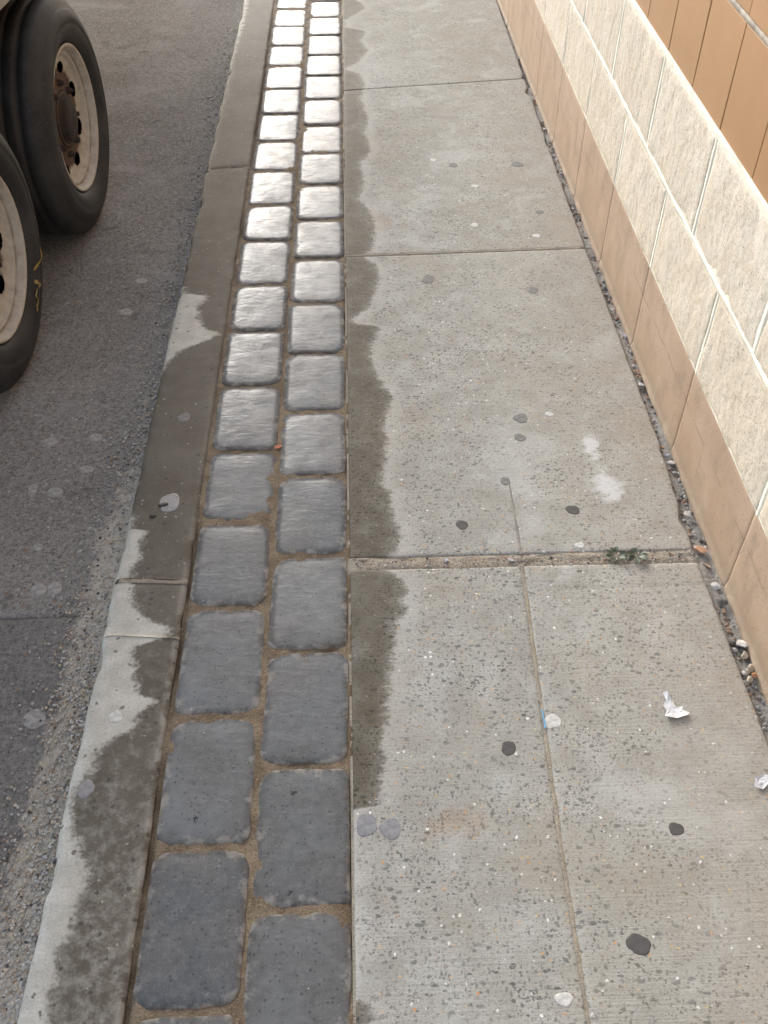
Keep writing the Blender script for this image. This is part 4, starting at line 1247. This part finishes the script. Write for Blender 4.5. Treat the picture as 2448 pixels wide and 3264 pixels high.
# ---- stones in the wall gap
def stone_mesh(name, seed, sx, sy, sz, flat=0.0):
    r = np.random.default_rng(seed)
    bm = bmesh.new()
    bmesh.ops.create_icosphere(bm, subdivisions=2, radius=1)
    planes = [(Vector(r.normal(size=3)).normalized(), r.uniform(0.38, 0.8)) for _ in range(11)]
    for v in bm.verts:
        for nn, d in planes:
            k = v.co.dot(nn)
            if k > d: v.co -= nn * (k - d)
        v.co = Vector((v.co.x * sx, v.co.y * sy, v.co.z * sz))
    me = bpy.data.meshes.new(name)
    bm.to_mesh(me); bm.free()
    return me
sc = {k: simple('stone_' + k, c, 0.85, 150, 0.001, 0.25, 60) for k, c in dict(
    brick=(0.36, 0.20, 0.12), brown=(0.26, 0.18, 0.12), white=(0.42, 0.405, 0.38), dark=(0.075, 0.068, 0.06), pale=(0.42, 0.39, 0.36), orange=(0.38, 0.19, 0.085), tan=(0.42, 0.345, 0.26), blue=(0.33, 0.35, 0.40), grey=(0.22, 0.21, 0.20)).items()}
stones = [
    (0.733, 1.410, 0.020, 0.015, 'brick', 'orange brick shard at the wall end of the cross joint'),
    (0.736, 1.361, 0.009, 0.011, 'brown', 'brown pebble in the wall gap just below the brick shard'),
    (0.737, 1.303, 0.011, 0.012, 'white', 'white angular pebble in the wall gap below the brown one'),
    (0.738, 1.258, 0.011, 0.013, 'dark', 'dark chip in the wall gap below the white pebble'),
    (0.734, 1.236, 0.009, 0.007, 'brown', 'reddish brown pebble in the wall gap touching the dark chip'),
    (0.744, 1.151, 0.017, 0.016, 'pale', 'pale grey three-sided stone chip in the wall gap'),
    (0.743, 1.122, 0.011, 0.012, 'tan', 'tan rounded pebble right below the pale stone chip'),
    (0.745, 1.092, 0.008, 0.014, 'tan', 'long tan pebble in the wall gap, upper of three'),
    (0.747, 1.074, 0.007, 0.008, 'orange', 'bright orange pebble in the wall gap'),
    (0.736, 1.066, 0.008, 0.010, 'tan', 'tan pebble left of the bright orange one'),
    (0.739, 2.004, 0.013, 0.012, 'white', 'white cube-like stone in the wall gap, level with the slab middle'),
    (0.741, 1.719, 0.011, 0.010, 'blue', 'bluish white pebble in the wall gap near the paint smear'),
    (0.743, 1.694, 0.012, 0.010, 'pale', 'pale pebble just below the bluish one in the wall gap'),
    (0.738, 1.512, 0.016, 0.014, 'pale', 'large pale lump of stone in the wall gap above the cross joint'),
    (0.748, 2.231, 0.009, 0.010, 'blue', 'bluish pebble in the wall gap higher up, past the white cube'),
    (0.748, 3.471, 0.012, 0.014, 'white', 'white round pebble in the far wall gap'),
    (0.752, 3.640, 0.010, 0.018, 'pale', 'pale long pebble farther up the wall gap'),
    (0.746, 3.250, 0.010, 0.014, 'grey', 'grey pebble in the far wall gap before the white round one'),
    (0.745, 2.960, 0.009, 0.012, 'tan', 'tan pebble in the wall gap beyond the second cross joint'),
    (0.180, 1.392, 0.009, 0.007, 'blue', 'bluish pebble in the cross joint close to the damp band'),
    (0.318, 1.390, 0.010, 0.008, 'white', 'white pebble in the cross joint beside the long joint'),
]
for i, (x, y, sx, sy, c, lab) in enumerate(stones):
    me = stone_mesh('pebble', 200 + i, sx, sy, min(sx, sy) * 0.4)
    me.materials.append(sc[c])
    o = link(bpy.data.objects.new('pebble', me))
    z = -0.004 if x > 0.6 else 0.001
    o.location = (x, y, z if i else -0.002)
    o.rotation_euler = (random.uniform(-0.3, 0.3), random.uniform(-0.3, 0.3), random.uniform(0, 3))
    setk(o, lab, 'pebble', 'loose stones in the pavement gaps')

# ---- fine gravel and grit nobody could count
def grit(name, label, cat, spots, mats):
    """spots: list of (x,y,z,size)"""
    base = stone_mesh('g', 1, 1, 1, 0.7)
    bm = bmesh.new(); bmesh.ops.create_icosphere(bm, subdivisions=1, radius=1)
    bv = np.array([v.co[:] for v in bm.verts]); bf = [[v.index for v in f.verts] for f in bm.faces]
    bm.free()
    r = np.random.default_rng(5)
    V, F, MI = [], [], []
    for k, (x, y, z, s, mi) in enumerate(spots):
        q = bv * r.uniform(0.55, 1.25, (len(bv), 1)) * np.array([r.uniform(0.7, 1.3), r.uniform(0.7, 1.4), r.uniform(0.45, 0.8)]) * s
        a = r.uniform(0, 6.28)
        q = np.stack([q[:, 0] * math.cos(a) - q[:, 1] * math.sin(a) + x, q[:, 0] * math.sin(a) + q[:, 1] * math.cos(a) + y, q[:, 2] + z], -1)
        b = len(V) * len(bv)
        V.append(q)
        F += [[b + i for i in f] for f in bf]
        MI += [mi] * len(bf)
    o = mesh_obj(name, np.concatenate(V), F, mats[0], smooth=False)
    for m_ in mats[1:]: o.data.materials.append(m_)
    o.data.polygons.foreach_set('material_index', np.array(MI, dtype=np.int32))
    setk(o, label, cat, kind='stuff')
r = np.random.default_rng(3)
S = []
for _ in range(2600):
    y = 0.35 + 5.2 * r.random() ** 1.3
    x = r.uniform(0.718, 0.756)
    S.append((x, y, -0.014 + 0.008 * r.random() - 0.004, r.uniform(0.0012, 0.0055) * (1 + 0.10 * y), int(r.choice(6, p=[0.32, 0.2, 0.2, 0.12, 0.08, 0.08]))))
for _ in range(420):
    S.append((r.uniform(-0.02, 0.72), 1.389 + r.normal(0, 0.010), -0.0008, r.uniform(0.0010, 0.0032), int(r.choice(6, p=[0.3, 0.25, 0.25, 0.1, 0.05, 0.05]))))
grit('gap_gravel', 'fine gravel filling the gap along the wall and the cross joint', 'gravel', S, [sc['grey'], sc['pale'], sc['brown'], sc['dark'], sc['white'], sc['brick']])
S = []
while len(S) < 6500:
    y = 0.38 + 4.8 * r.random() ** 1.7
    den = np.interp(y, [0.4, 1.35, 1.5, 2.0, 2.6, 5], [1, 1, 0.7, 0.35, 0.2, 0.25])
    if r.random() > den: continue
    wid = np.interp(y, [0.4, 0.9, 1.2, 1.3, 1.6, 2.5, 5], [0.085, 0.07, 0.055, 0.07, 0.06, 0.04, 0.07])
    x = -0.552 - abs(r.normal(0, wid * 0.75)) + 0.010 * math.sin(y * 9) + 0.01
    if x > -0.532: continue
    S.append((x, y, Z_ROAD + 0.0015, r.uniform(0.0009, 0.0034) * (1 + 0.12 * y), int(r.choice(6, p=[0.38, 0.30, 0.12, 0.12, 0.04, 0.04]))))
grit('gutter_grit', 'sandy grit and small gravel along the foot of the kerb', 'grit', S, [sc['tan'], sc['pale'], sc['grey'], sc['white'], sc['brown'], sc['dark']])
S = []
for _ in range(420):
    S.append((r.uniform(-1.3, -0.55), 0.4 + 5 * r.random(), Z_ROAD + 0.001, r.uniform(0.0012, 0.0035), int(r.choice(4))))
for _ in range(260):
    S.append((r.uniform(-0.50, 0.70), 0.4 + 4.5 * r.random(), 0.0012, r.uniform(0.0007, 0.0020), int(r.choice(4, p=[0.2, 0.5, 0.2, 0.1]))))
grit('loose_grit', 'scattered pale grains over the road, kerb and slabs', 'grit', S, [sc['tan'], sc['white'], sc['pale'], sc['orange']])
